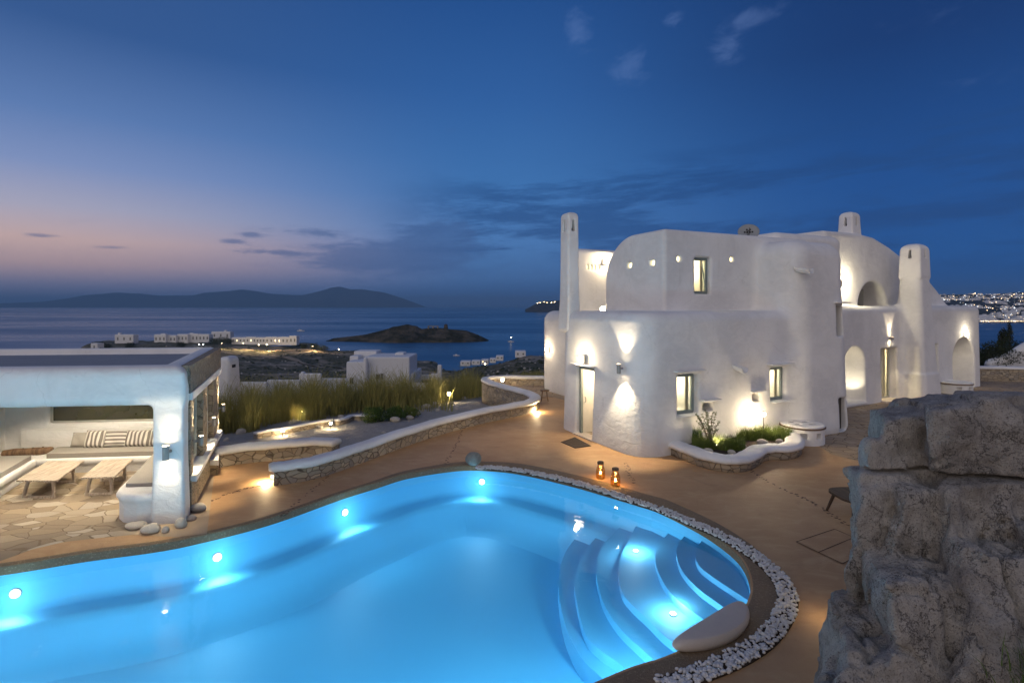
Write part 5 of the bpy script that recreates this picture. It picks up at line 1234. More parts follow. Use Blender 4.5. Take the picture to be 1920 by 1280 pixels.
def blk(X, Y, Z, lo, hi, seed, cuts=12, lean=(0, 0), rot=0.0, k=.90):
    """angular block: a box with random slanting planes broken off"""
    c = [(lo[i] + hi[i]) / 2 for i in range(3)]; h = [(hi[i] - lo[i]) / 2 for i in range(3)]; rg_ = np.random.default_rng(seed)
    z = Z - c[2]; x = X - c[0] - .62 * (Y - lo[1]) - z * lean[0]; y = Y - c[1] - z * lean[1]; ca, sa = math.cos(rot), math.sin(rot); u_ = x * ca + y * sa; v_ = -x * sa + y * ca
    d = None
    P = [((1, 0, 0), h[0]), ((-1, 0, 0), h[0]), ((0, 1, 0), h[1]), ((0, -1, 0), h[1]), ((0, 0, 1), h[2]), ((0, 0, -1), h[2])]
    for _ in range(cuts):
        n_ = rg_.normal(size=3); n_ /= np.linalg.norm(n_); n_ = n_ * np.array([1, 1, .8]); n_ /= np.linalg.norm(n_)
        sup = sum(abs(n_[i]) * h[i] for i in range(3)); P.append((tuple(n_), sup * rg_.uniform(k - .12, k)))
    for n_, o_ in P:
        e = u_ * n_[0] + v_ * n_[1] + z * n_[2] - o_; d = e if d is None else smax(d, e, .035)
    return d
BLK = [  # low corner, high corner, seed, cuts, lean, turn
    ((3.34, 4.85, 2.50), (4.30, 6.0, 3.04), 3, 8, (.0, 0), .06, .96), ((3.56, 4.52, 2.54), (4.75, 5.9, 3.10), 8, 7, (-.05, .12), -.10, .97), ((3.95, 4.60, 1.95), (6.6, 6.2, 3.18), 5, 9, (.0, .05), .05, .98), ((3.85, 5.4, 2.3), (6.6, 6.5, 3.12), 17, 6, (0, 0), 0, .98),
    ((3.16, 4.80, 2.48), (3.46, 5.15, 2.82), 6, 10, (0, 0), .2, .92), ((3.02, 4.74, 2.20), (3.62, 5.2, 2.50), 7, 10, (0, 0), -.2, .93),
    ((2.93, 4.62, .0), (3.56, 5.5, 2.46), 9, 9, (.02, .05), .05, .97), ((3.20, 4.42, .0), (3.92, 5.4, 2.40), 10, 9, (-.04, .08), -.12, .96), ((3.55, 4.34, 1.35), (4.5, 5.5, 2.56), 11, 8, (-.04, .10), .08, .97), ((4.15, 4.3, .6), (5.6, 5.8, 2.36), 12, 8, (0, .08), -.1, .97),
    ((3.3, 4.8, -.2), (6.8, 6.4, 2.7), 13, 5, (0, 0), 0, .98), ((2.74, 3.95, -.2), (3.70, 5.1, 1.86), 14, 9, (-.06, .20), .12, .95), ((3.02, 3.62, -.2), (4.6, 5.0, 2.12), 15, 11, (.12, .20), -.22, .93), ((3.9, 4.0, 1.75), (4.6, 4.7, 2.28), 16, 9, (0, 0), .3, .93),
    ((2.22, 3.95, -.3), (3.25, 4.9, 1.44), 18, 11, (.20, .16), .15, .93), ((1.86, 3.55, -.3), (2.95, 4.5, 1.12), 19, 10, (.16, .14), -.1, .93), ((4.4, 3.2, -.2), (7.2, 5.2, 1.7), 20, 7, (0, .1), 0, .96)]
def rock_f(X, Y, Z):
    shp = np.broadcast(X, Y, Z).shape; cz = lambda a, b, s_: gnoise(shp, (a, a, b), s_)
    wx, wy, wz = cz(20, 26, 8) * .085 + cz(9, 13, 18) * .03, cz(20, 26, 9) * .085 + cz(9, 13, 19) * .03, cz(22, 22, 10) * .06
    XX, YY, ZZ = X + wx, Y + wy, Z + wz + .15 * np.maximum(Y - 4.75, 0) - .0; d = None
    for lo, hi, sd_, cu_, ln, ro, kk in BLK:
        e = blk(XX, YY, ZZ, lo, hi, sd_, cu_, ln, ro, kk); d = e if d is None else np.minimum(d, e)
    g1, g2, g3 = cz(24, 40, 31), cz(12, 26, 32), cz(6, 10, 33); low = np.clip((2.5 - Z) / .3, 0, 1)
    d = d + .09 * np.exp(-(g1 / .022) ** 2) + .050 * np.exp(-(g2 / .035) ** 2) * (.35 + .65 * low) + .016 * np.exp(-(g3 / .07) ** 2)
    flute = np.abs(gnoise(shp, (4.0, 4.0, 30), 5)); d = d + low * flute * .045 + cz(3.2, 5, 3) * .014 + cz(1.8, 2.4, 4) * .009 + cz(8, 10, 2) * .02
    d = np.maximum(d, -(np.maximum(np.abs(Z - 2.49 - .05 * g1 - .02 * np.sin(X * 5)) - .016, (Y - 4.9) + 0 * X)))
    return d
me = vdb_mesh('rock', rock_f, (1.7, 3.0, -.4), (7.6, 6.5, 3.3), .026)
o = link('boulder_outcrop', me, M['rock']); tag(o, 'huge cracked grey granite outcrop in the right foreground', 'rock')
# hidden uplight behind the rock, its light grazes the left flank
c = Vector((4.25, 6.75, .06)); t = thing('spike_lamp', c, 'garden lamp hidden on the deck behind the foreground rock', 'garden lamp')
MB().cyl(c, c + Vector((0, 0, .10)), .045, .05, 14).build('lamp_body', M['metal'], t); MB().cyl(c + Vector((0, 0, .09)), c + Vector((0, 0, .108)), .04, .04, 14).build('bulb', M['bulb'], t)
light('POINT', 'glow', c + Vector((-.2, 0, .25)), 2.5, (1, .74, .40), .05, t)

# ------------------------------------------------------------------ vegetation
def blades(name, spots, hmin, hmax, wd, mat_, seed, lean=.35, seg=4, parent=None, fluff=0.0):
    rg = np.random.default_rng(seed); n_ = len(spots); S_ = np.array(spots, dtype=float)
    H = rg.uniform(hmin, hmax, n_) * (S_[:, 3] if S_.shape[1] > 3 else 1); A = rg.uniform(0, 6.283, n_); B = rg.uniform(0, 6.283, n_); LN = rg.uniform(.05, lean, n_) * H
    V = np.zeros((n_, (seg + 1) * 2, 3)); 
    for j in range(seg + 1):
        f = j / seg; w_ = wd * (1 - f) ** .6 * rg.uniform(.7, 1.3, n_) + wd * .06
        if fluff: w_ = w_ + wd * fluff * (f > .75) * (1.05 - f) * 4
        cx = S_[:, 0] + np.cos(B) * LN * f ** 2.2; cy = S_[:, 1] + np.sin(B) * LN * f ** 2.2; cz = S_[:, 2] + H * (f - .12 * f ** 3)
        V[:, 2 * j] = np.stack([cx - np.cos(A) * w_, cy - np.sin(A) * w_, cz], -1); V[:, 2 * j + 1] = np.stack([cx + np.cos(A) * w_, cy + np.sin(A) * w_, cz], -1)
    k = (seg + 1) * 2; F = []
    b = np.arange(n_) * k
    for j in range(seg): F.append(np.stack([b + 2 * j, b + 2 * j + 1, b + 2 * j + 3, b + 2 * j + 2], -1))
    me = fast_mesh(name, V.reshape(-1, 3), np.concatenate(F)); me.materials.append(mat_); return link(name, me, None, parent)
rg = random.Random(5); sp = []
def reed_zone(n_, pxa, pxb, y_at, Yd):
    for _ in range(n_):
        px = rg.uniform(pxa, pxb); Y = y_at(px) + rg.random() ** 1.3 * Yd; cl = math.sin(px * .11) + math.sin(Y * 3.1 + px * .05) + .6 * math.sin(px * .043 + 2)
        if cl < -.9 and rg.random() < .75: continue
        q = on_land(px, Y); sp.append((q.x, q.y, q.z - .05, .72 + .14 * cl * .8 + .42 * rg.random() ** 1.5))
reed_zone(11500, 392, 822, lambda px: 18.3 + (px - 400) * .0165 + .35 * math.sin(px * .05), 4.6)
reed_zone(2600, 800, 905, lambda px: 29.0, 8)
tag(blades('reeds', sp, 0.95, 1.85, .009, M['reed'], 3, .55, fluff=1.8), kind='stuff')
sp = []
for _ in range(9000):
    px = rg.uniform(830, 1030); Y = rg.uniform(30, 75); q = on_land(px, Y); sp.append((q.x, q.y, q.z - .05, rg.uniform(.4, 1.1)))
for _ in range(4000):
    px = rg.uniform(420, 850); Y = rg.uniform(23, 34); q = on_land(px, Y); sp.append((q.x, q.y, q.z - .05, rg.uniform(.5, 1.0)))
tag(blades('dry_grass', sp, .5, 1.3, .016, M['reed'], 4, .5), kind='stuff')
def leaf_ball(name, parent, c, r, n_, size, mat_, seed, squash=.75, hollow=.35):
    rg_ = np.random.default_rng(seed); D = rg_.normal(size=(n_, 3)); D /= np.linalg.norm(D, axis=1)[:, None]
    lump = 1 + .22 * np.sin(D[:, 0] * 4 + seed) * np.sin(D[:, 1] * 3.3 + 1) + .16 * np.sin(D[:, 2] * 5 + D[:, 0] * 3)
    P = D * (hollow + (1 - hollow) * rg_.uniform(0, 1, n_) ** .5)[:, None] * lump[:, None] * np.array([r, r, r * squash]); P += np.array(c); P[:, 2] = np.maximum(P[:, 2], c[2] - r * squash * .8)
    a = rg_.normal(size=(n_, 3)); a /= np.linalg.norm(a, axis=1)[:, None]; b = np.cross(a, rg_.normal(size=(n_, 3))); b /= np.linalg.norm(b, axis=1)[:, None]; s_ = (size * rg_.uniform(.6, 1.4, n_))[:, None]
    V = np.stack([P - a * s_, P + b * s_ * .45, P + a * s_, P - b * s_ * .45], 1).reshape(-1, 3); F = np.arange(n_ * 4).reshape(-1, 4)
    me = fast_mesh(name, V, F); me.materials.append(mat_); return link(name, me, None, parent)
def shrub(px, Y, r, label, leaf='leaf', n_=2600, size=.028, h=.9, z=None, squash=.8, grp=None, name='shrub'):
    q = on_land(px, Y) if z is None else Vector(((px - 960) / 1000 * Y, Y, z)); t = thing(name, q, label, 'shrub', grp)
    rr = random.Random(int(px * 3)); mb = MB()
    for k in range(7):
        a = rr.uniform(0, 6.28); e = q + Vector((math.cos(a) * r * .6, math.sin(a) * r * .6, r * squash * rr.uniform(.7, 1.4))); m_ = q.lerp(e, .5) + Vector((0, 0, .08 * r))
        mb.tube([q - Vector((0, 0, .05)), m_, e], [.03 * r + .006, .02 * r + .004, .004], 5)
    mb.build('stem', M['bark'], t); leaf_ball('foliage', t, (q.x, q.y, q.z + r * squash * .8), r, n_, size, M[leaf], int(px), squash)
    return t
shrub(703, 20.6, .46, 'dark green round shrub at the left of the shrub row by the reeds', n_=3600, squash=.72)
shrub(742, 21.0, .40, 'middle green shrub of the row, lower than its left neighbour', n_=3000, squash=.75)
shrub(770, 21.6, .32, 'bright green small shrub at the right end of the row by the reeds', 'grass', n_=2200, squash=.8)
shrub(693, 16.4, .17, 'tiny dark plant in the gravel close behind the long wall', n_=600, squash=.6)
shrub(712, 16.9, .13, 'second tiny dark plant in the gravel behind the long wall', n_=400, squash=.6)
shrub(1868, 31.5, 1.0, 'dark bush behind the right terrace wall, left one', 'leaf_dk', n_=3500, size=.05, z=.4)
shrub(1900, 33.5, 1.2, 'dark green bush beneath the sloping white wall', 'leaf_dk', n_=3500, size=.05, z=.2)
shrub(1846, 36, .7, 'low dark bush just right of the villa end', 'leaf_dk', n_=2500, size=.05, z=-.1)
# scrub and pale rocks strewn over the slopes between garden and shore
rs = np.random.default_rng(44)
def strew(name, n_, mat_, pxr, Yr, rr_, flat, sub=1):
    vv = [stone_mesh('s', 1, 1, flat, 90 + k, sub, .35) for k in range(4)]; cc = [(np.array([v.co[:] for v in m_.vertices]), np.array([p.vertices[:] for p in m_.polygons])) for m_ in vv]
    px = rs.uniform(*pxr, n_); Y = Yr[0] * (Yr[1] / Yr[0]) ** rs.uniform(0, 1, n_); cl = fbm2((px - 960) / 1000 * Y, Y, 12, 3, .06); keep = cl > rs.uniform(-1.0, .5, n_); px, Y = px[keep], Y[keep]; z = land_z(px, Y); ok = z > -49.5; px, Y, z = px[ok], Y[ok], z[ok]; V = []; F = []; b = 0
    for k in range(len(px)):
        v, f_ = cc[k % 4]; a = rs.uniform(0, 6.28); s_ = rs.uniform(*rr_) * (.6 + Y[k] / 300); R_ = np.array([[math.cos(a), -math.sin(a), 0], [math.sin(a), math.cos(a), 0], [0, 0, 1]]); V.append(v @ R_.T * s_ + np.array([(px[k] - 960) / 1000 * Y[k], Y[k], z[k]])); F.append(f_ + b); b += len(v)
    return tag(link(name, fast_mesh(name, np.concatenate(V), np.concatenate(F)), mat_), kind='stuff')
strew('scrub', 3800, M['leaf_dk'], (150, 1050), (45, 600), (.25, .9), .5)
strew('scattered_rocks', 1300, M['boulder'], (150, 1050), (60, 600), (.15, .45), .6)
# columns of young cypress in front of the bay
for k, (px, Y, h) in enumerate(((1877, 44, 2.0), (1893, 46, 2.5), (1884, 50, 1.9))):
    q = on_land(px, Y); t = thing('cypress', q, ['slender dark cypress left of the pair before the bay', 'tallest slender cypress before the lit town', 'smaller cypress between the two taller ones'][k], 'tree', 'young cypresses before the bay')
    MB().cyl(q - Vector((0, 0, .3)), q + Vector((0, 0, h * .9)), .06, .015, 7).build('trunk', M['bark'], t)
    leaf_ball('crown', t, (q.x, q.y, q.z + h * .55), .22, 900, .06, M['leaf_dk'], k + 70, h * .5 / .22)
# plants of the flower bed
q = Vector((*G(1332, 838, .25)[:2], .25)); t = thing('olive_shrub', q, 'small leafy grey green shrub at the left of the flower bed', 'shrub')
rr = random.Random(8); sb = MB(); lv = []; lf = []
for k in range(16):
    a = rr.uniform(0, 6.28); tip = q + Vector((math.cos(a) * rr.uniform(.08, .40), math.sin(a) * rr.uniform(.05, .25), rr.uniform(.40, .95))); mid = q.lerp(tip, .5) + Vector((0, 0, .1))
    pts = smooth_path([q - Vector((0, 0, .02)), mid, tip], 5); sb.tube(pts, [.008 * (1 - i / (len(pts))) + .002 for i in range(len(pts))], 5)
    for p in pts[3:]:
        for _ in range(8):
            d = Vector((rr.gauss(0, 1), rr.gauss(0, 1), rr.gauss(.3, .7))).normalized(); sd_ = d.orthogonal().normalized() * .011; b = len(lv); ln = rr.uniform(.035, .06); p2 = p + Vector((rr.gauss(0, .012), rr.gauss(0, .012), rr.gauss(0, .012)))
            lv += [p2, p2 + d * ln * .5 + sd_, p2 + d * ln, p2 + d * ln * .5 - sd_]; lf.append((b, b + 1, b + 2, b + 3))
sb.build('stem', M['bark'], t); link('foliage', fast_mesh('foliage', [tuple(v) for v in lv], lf), M['leaf_grey'], t)
sp = []; rg = random.Random(9)
for cxp, cyp, rx, ry, n_ in ((1322, 840, .34, .16, 900), (1312, 834, .2, .2, 500), (1372, 842, .36, .14, 1000), (1362, 836, .5, .18, 900), (1412, 822, .46, .22, 1600), (1448, 822, .50, .2, 1700), (1470, 815, .25, .2, 600), (1395, 812, .8, .3, 1300)):
    c = G(cxp, cyp, .25)
    for _ in range(n_):
        a = rg.uniform(0, 6.28); r_ = rg.random() ** .5; sp.append((c[0] + math.cos(a) * r_ * rx, c[1] + math.sin(a) * r_ * ry, .23, rg.uniform(.6, 1.1)))
tag(blades('ornamental_grass', sp, .18, .42, .0042, M['grass'], 8, .55), kind='stuff')
sp = [(G(1308, 832, .25)[0] + rg.uniform(-.12, .12), G(1308, 832, .25)[1] + rg.uniform(-.1, .1), .23, 1) for _ in range(160)]
t = thing('horsetail', (*G(1308, 832, .25)[:2], .25), 'clump of upright dark green stems at the left edge of the flower bed', 'plant')
b_ = blades('stem_clump', sp, .35, .62, .006, M['leaf'], 12, .1, parent=t)
for k, (px, py, wd, lb) in enumerate(((1328, 846, .24, 'pale rounded stone at the left in the flower bed'), (1373, 848, .20, 'flat pale stone in the middle of the flower bed rim'), (1393, 836, .20, 'upright pale stone beside the middle bend of the flower bed'), (1431, 829, .28, 'largest pale stone right of the middle bend'), (1462, 827, .20, 'brownish stone at the right end of the flower bed'))):
    x, y, _ = G(px, py, .3); me = stone_mesh('bed_stone', wd / 2, wd * .36, wd * .32, k + 40, 3); o = link('bed_stone', me, M['boulder']); o.location = (x, y + .03, .30); tag(o, lb, 'stone', 'stones in the flower bed')
# grass tuft at the foot of the rock
sp = [(3.72 + rg.gauss(0, .16), 3.50 + rg.gauss(0, .10), 1.42 + rg.uniform(-.1, .1), rg.uniform(.6, 1.2)) for _ in range(900)]
t = thing('grass_tuft', (3.72, 3.50, 1.4), 'dark tuft of wild grass growing on the rock at the lower right corner', 'plant')
blades('leaf_clump', sp, .12, .34, .0035, M['leaf'], 15, .9, parent=t)
# garden stones and curb along the gravel path
def curb(px, label, w_=.10, h=.16, zoff=0.0):
    P = []
    for x, y in px:
        Y = 18.0
        for _ in range(12): Y = (4 - land(x, Y) - .1) * 1000 / (y - 572.0)
        P.append((( x - 960) / 1000 * Y, Y, land(x, Y)))
    S_ = smooth_path(P, 5); t = thing('path_curb', S_[0], label, 'curb')
    sweep(S_, [(-w_, -.2), (w_, -.2), (w_ * .9, h), (-w_ * .9, h)]).build('stone_body', M['stone'], t); sweep(S_, [(-w_ * 1.15, h), (w_ * 1.15, h), (w_ * .9, h + .06), (-w_ * .9, h + .06)]).build('cap', M['plaster'], t)
    return S_
curb([(478, 817), (505, 811), (535, 807), (565, 801), (595, 795), (622, 791)], 'low curved curb with pale cap along the gravel path, left part')
curb([(630, 792), (648, 788), (660, 783), (690, 783), (700, 785)], 'short pale curb bending right of the second path lamp')
rr = random.Random(31)
garden_stones = [(452, 812, .35), (688, 786, .42), (705, 788, .38), (740, 790, .40), (768, 786, .32), (778, 777, .42), (800, 765, .40), (815, 760, .34), (640, 785, .3), (600, 803, .22), (424, 826, .2), (820, 770, .2), (846, 757, .25), (870, 748, .3), (720, 812, .16)]
for k, (x, y, wd) in enumerate(garden_stones):
    Y = 20.0
    for _ in range(12): Y = (4 - land(x, Y)) * 1000 / (y - 572.0)
    me = stone_mesh('garden_stone', wd / 2, wd * .4, wd * .34, k + 80, 3, .16); o = link('garden_stone', me, M['boulder']); o.location = ((x - 960) / 1000 * Y, Y, land(x, Y) + wd * .16)
    where = ['beside the lounge end of the reeds', 'left of the shrub row', 'under the left shrub', 'between the two larger shrubs', 'right below the small bright shrub', 'right of the shrub row', 'on the slope right of the shrubs', 'highest stone of the row right of the shrubs', 'above the second path lamp', 'in the gravel below the curb', 'near the short wall in the gravel', 'alone in the dark gravel bend', 'just below the brightest path lamp', 'by the foot of the tall curved wall', 'small one close to the long wall'][k]
    tag(o, 'garden stone ' + where, 'stone', 'stones along the garden path')
# ---- garden lamps
def spike(px, py, label, e=12, z=None, Y0=18, h=.22, grp='lamps along the garden path', bulb=.045, col=(1, .74, .40), big=1.0):
    if z is None:
        Y = Y0
        for _ in range(14): Y = (4 - land(px, Y) - h) * 1000 / (py - 572.0)
        g = land(px, Y)
    else: Y = (4 - z - h) * 1000 / (py - 572.0); g = z
    c = Vector(((px - 960) / 1000 * Y, Y, g)); t = thing('garden_lamp', c, label, 'garden lamp', grp)
    MB().cyl(c - Vector((0, 0, .05)), c + Vector((0, 0, h - .05)), .014, .014, 8).build('post', M['metal'], t)
    MB().lathe(c, [(0, h + .055), (.055, h + .045), (.06, h + .035)], 16).build('hood', M['metal'], t)
    MB().lathe(c + Vector((0, 0, h)), [(0, -bulb), (bulb * .7, -bulb * .7), (bulb, 0), (bulb * .7, bulb * .7), (0, bulb)], 12).build('bulb', M['bulb'], t)
    light('POINT', 'glow', c + Vector((0, 0, h)), e, col, bulb * 1.25, t); return t
spike(842, 738, 'brightest path lamp at the top of the gravel path', 70, z=-.75, bulb=.085, h=.43)
spike(530, 806, 'path lamp on the curb left, before the reeds', 45, bulb=.06)
spike(620, 793, 'path lamp at the bend of the curb', 40, bulb=.05)
spike(473, 780, 'small lamp standing inside the reeds at left', 55, h=.3, bulb=.04)
spike(566, 772, 'dim lamp inside the reeds above the curb', 55, h=.3, bulb=.03)
spike(741, 738, 'tiny lamp at the back of the reeds', 30, z=-.75, h=.42, bulb=.035)
spike(942, 712, 'bright lamp inside the curve of the far low wall', 45, z=0, h=.42, bulb=.08, grp='lamps at the walls of the deck')
def wall_spot(px, py, label, e, col=(1, .74, .40), h=.10, bulb=.04, off=(0, -.06)):
    Y = (4 - h) * 1000 / (py - 572.0); c = Vector(((px - 960) / 1000 * Y, Y, h)); t = thing('wall_spot', c, label, 'garden lamp', 'lamps at the walls of the deck')
    MB().box((c.x, c.y + .02, c.z + .045), (.05, .04, .018)).build('hood', M['metal'], t)
    MB().lathe(c, [(0, -bulb), (bulb * .7, -bulb * .7), (bulb, 0), (bulb * .7, bulb * .7), (0, bulb)], 12).build('bulb', M['bulb'], t)
    light('POINT', 'glow', c + Vector((off[0], off[1], 0)), e, col, bulb, t)
wall_spot(660, 857, 'bright lamp at the foot of the long wall, middle of its length', 42, h=.17, bulb=.055, off=(.05, -.14))
wall_spot(511, 893, 'lamp at the near left end of the long wall, shining left', 34, h=.12, bulb=.03, off=(-.14, -.03))
wall_spot(1001, 767, 'lamp at the far end of the long wall, by the bend', 50, h=.10, bulb=.045, off=(.10, -.10))
# planter lamps
c = W(FR1, 3.98, -.46, .93); t = thing('spike_lamp', (c.x, c.y, .25), 'very bright spike lamp above the grasses of the flower bed', 'garden lamp')
MB().cyl((c.x, c.y, .22), (c.x, c.y, .86), .013, .013, 8).build('post', M['metal'], t)
MB().lathe(c, [(0, -.065), (.046, -.046), (.065, 0), (.046, .046), (0, .065)], 14).build('bulb', M['bulb'], t)
MB().lathe(c, [(.0, .085), (.07, .06), (.075, .05)], 14).build('hood', M['metal'], t)
light('POINT', 'glow', c, 110, (1, .80, .52), .082, t)
c = Vector((*G(1340, 836, .3)[:2], .31)) + Vector((.12, .18, 0)); t = thing('spike_lamp', (c.x, c.y, .24), 'uplight hidden among the leaves of the flower bed shrub', 'garden lamp')
MB().cyl((c.x, c.y, .22), (c.x, c.y, .29), .03, .035, 12).build('lamp_body', M['metal'], t); MB().cyl((c.x, c.y, .288), (c.x, c.y, .30), .03, .03, 12).build('bulb', M['bulb'], t)
light('POINT', 'glow', c + Vector((0, 0, .06)), 45, (1, .78, .48), .04, t)

# ------------------------------------------------------------------ houses: the white house below, the peninsula, the shore, the town
def hbox(t, px0, px1, yt, yb, Y, dep, name='wall', m_='town', bev=.25):
    x0, x1 = (px0 - 960) / 1000 * Y, (px1 - 960) / 1000 * Y; z1, z0 = 4 - (yt - 572) / 1000 * Y, 4 - (yb - 572) / 1000 * Y
    return MB().box(((x0 + x1) / 2, Y + dep / 2, (z0 + z1) / 2), ((x1 - x0) / 2, dep / 2, (z1 - z0) / 2)).build(name, M[m_], t, bevel=bev, seg=3)
def hwin(t, px0, px1, yt, yb, Y, parent=None, lit=False):
    x0, x1 = (px0 - 960) / 1000 * Y, (px1 - 960) / 1000 * Y; z1, z0 = 4 - (yt - 572) / 1000 * Y, 4 - (yb - 572) / 1000 * Y; f = (x1 - x0) * .12; mb = MB(); cx, cz = (x0 + x1) / 2, (z0 + z1) / 2; hx, hz = (x1 - x0) / 2, (z1 - z0) / 2
    for c_, h_ in (((x0, Y, cz), (f, .07, hz + f)), ((x1, Y, cz), (f, .07, hz + f)), ((cx, Y, z0), (hx - f, .068, f)), ((cx, Y, z1), (hx - f, .068, f)), ((cx, Y, cz), (f * .5, .066, hz - f))): mb.box(c_, h_)
    o = mb.build('window', M['frame_pale'], t); MB().box((cx, Y, cz), (hx, .03, hz)).build('pane', M['litfar' if lit else 'dark'], o); return o
t = thing('white_house', on_land(710, 97), 'white cubic house with rounded chimney on the slope below the garden', 'house')
hbox(t, 649, 687, 678, 742, 96, 7); hbox(t, 683, 768, 669, 742, 97, 8); hbox(t, 663, 706, 658, 680, 103, 4); hbox(t, 740, 757, 661, 672, 101, 3); hbox(t, 655, 672, 667, 682, 100, 3)
ch = hbox(t, 681, 688, 670, 740, 95.6, .8, 'chimney', bev=.3); hwin(t, 705, 713, 701, 711, 96.95); hwin(t, 656, 663, 708, 719, 95.95)
hwin(t, 713.5, 718.5, 700, 711, 96.9)
t = thing('garden_enclosure', on_land(800, 97), 'white walled yard with tall post right of the cubic house', 'wall')
hbox(t, 767, 775, 700, 735, 98, 9, bev=.2); hbox(t, 774, 818, 702, 712, 106, .5, bev=.15); hbox(t, 772, 826, 718, 735, 97, .5, bev=.15); hbox(t, 820, 828, 684, 735, 98, .9, 'post', bev=.2); hbox(t, 808, 821, 700, 735, 99, .5, bev=.15)
for k, (a, b, yt) in enumerate(((428, 500, 716), (500, 562, 712), (560, 602, 700), (600, 650, 709))):
    t = thing('white_wall', on_land((a + b) / 2, 80), ['low white boundary wall at the far left behind the reeds', 'second white wall section behind the reeds', 'raised white wall with a stub chimney behind the reeds', 'white wall joining the cubic house at its left'][k], 'wall')
    hbox(t, a, b, yt, 745, 80 + k * 3, .6, bev=.2); hbox(t, a + 2, b - 2, yt + 5, 745, 83.5 + k * 3, .5, 'inner_wall', bev=.1)
    if k == 2: hbox(t, 563, 570, 697, 712, 85.9, .8, 'chimney', bev=.2)
def small_house(px0, px1, yt, yb, Y, label, roofbox=None, lits=(), group='houses on the peninsula', wins=3):
    t = thing('peninsula_house', on_land((px0 + px1) / 2, Y), label, 'house', group); hbox(t, px0, px1, yt, yb + 3, Y, 9, bev=.3); hbox(t, px0 + .8, px1 - .8, yt - .7, yt + .2, Y + 1, 6, 'parapet', bev=.1)
    if roofbox: hbox(t, *roofbox, Y + 3, 4, 'roof_hut', bev=.2)
    n_ = wins; 
    for k in range(n_):
        c = px0 + (px1 - px0) * (k + .5) / n_; hwin(t, c - 1.1, c + 1.1, yt + (yb - yt) * .35, yb - (yb - yt) * .25, Y - .05, lit=(k in lits))
small_house(215, 250, 627.5, 641, 640, 'isolated white house with a small roof turret at the left of the peninsula', (221, 225, 623.5, 628))
small_house(170, 183, 644, 655, 560, 'white cube at the far left shore edge', None, wins=1)
small_house(289, 311, 627.5, 641, 640, 'white house left of the long row, slightly taller', (301, 309, 625, 628))
small_house(311, 330, 629, 641, 645, 'grey white house attached right of the taller one', None)
small_house(332, 352, 627, 640, 650, 'first white house of the middle row on the peninsula', None)
small_house(352, 372, 626, 640, 655, 'second white house of the middle row', (356, 361, 624, 627))
small_house(372, 392, 627, 639, 655, 'white house with a porch next to the dark trees', None)
small_house(396, 432, 622, 634, 720, 'pale building with a roof hut rising behind the dark trees', (420, 424, 619, 623))
small_house(434, 461, 633, 642.5, 640, 'long white house just right of the dark trees', None, (1,), wins=4)
small_house(461, 480, 632, 643, 640, 'white house with one lit window right of the trees', None, (1,))
small_house(480, 497, 633, 643, 640, 'narrow white house in the right part of the row', None)
small_house(497, 520, 632, 643.5, 635, 'white house with a faint lit doorway', None, (2,))
small_house(520, 542, 632, 644, 630, 'second last white house at the right end of the row', None, (0,))
small_house(542, 556, 630, 644, 630, 'last white house at the right end of the peninsula row', None, wins=2)
for k, (px0, px1, yt, yb, Y) in enumerate(((863, 882, 674, 683, 335), (884, 900, 673, 681, 335), (902, 916, 671, 680, 332), (918, 930, 669, 677, 330), (930, 944, 664, 673, 330), (966, 986, 655, 667, 300))):
    small_house(px0, px1, yt + 3.5, yb + .5, Y, ['leftmost small white house on the right shore', 'second small white house on the right shore', 'white shore house with the lit lamp', 'fourth white house stepping up the right shore', 'uppermost bright white house of the right shore', 'dark stone hut on the ridge above the shore houses'][k], None, (0,) if k == 2 else (), 'small houses on the right shore', 2)
def tree(px, Y, h, r, label, leaf='leaf_dk', n_=1500, size=.35):
    q = on_land(px, Y); t = thing('tree', q, label, 'tree', 'trees on the peninsula'); MB().tube([q - Vector((0, 0, 1)), q + Vector((.2, 0, h * .4)), q + Vector((.1, 0, h * .8))], [.35, .25, .08], 7).build('trunk', M['bark'], t)
    for k in range(3):
        a = k * 2.1; MB().tube([q + Vector((.15, 0, h * .35)), q + Vector((math.cos(a) * r * .6, math.sin(a) * r * .6, h * .75))], [.16, .05], 6).build('limb', M['bark'], t)
    leaf_ball('crown', t, (q.x, q.y, q.z + h * .62), r, n_, size, M[leaf], int(px), .75, .2)
for k, (px, Y, h, r) in enumerate(((400, 632, 9, 5.5), (410, 628, 10, 6.5), (421, 628, 11, 7), (429, 634, 8, 5), (590, 560, 4, 5), (606, 555, 4, 6), (570, 570, 4, 4), (560, 660, 3, 4), (245, 600, 4, 5), (200, 600, 4, 5), (340, 600, 4, 5), (470, 680, 4, 5))):
    tree(px, Y, h, r, ['leftmost tree of the dark clump between the white houses', 'second tree of the dark clump between the houses', 'tallest tree of the dark clump', 'rightmost lower tree of the dark clump', 'dark low tree right of the house row', 'widest dark low tree right of the house row', 'small dark tree just past the last white house', 'small tree behind the right end of the row', 'low tree below the isolated turret house', 'low tree at the left tip of the peninsula', 'low tree below the middle house row', 'low tree behind the long white house'][k])
q = on_land(190, 620); t = thing('palm_tree', q, 'small dark palm at the left tip of the peninsula', 'tree'); MB().tube([q - Vector((0, 0, 1)), q + Vector((0, 0, 4.5))], [.35, .25], 7).build('trunk', M['bark'], t)
mb = MB()
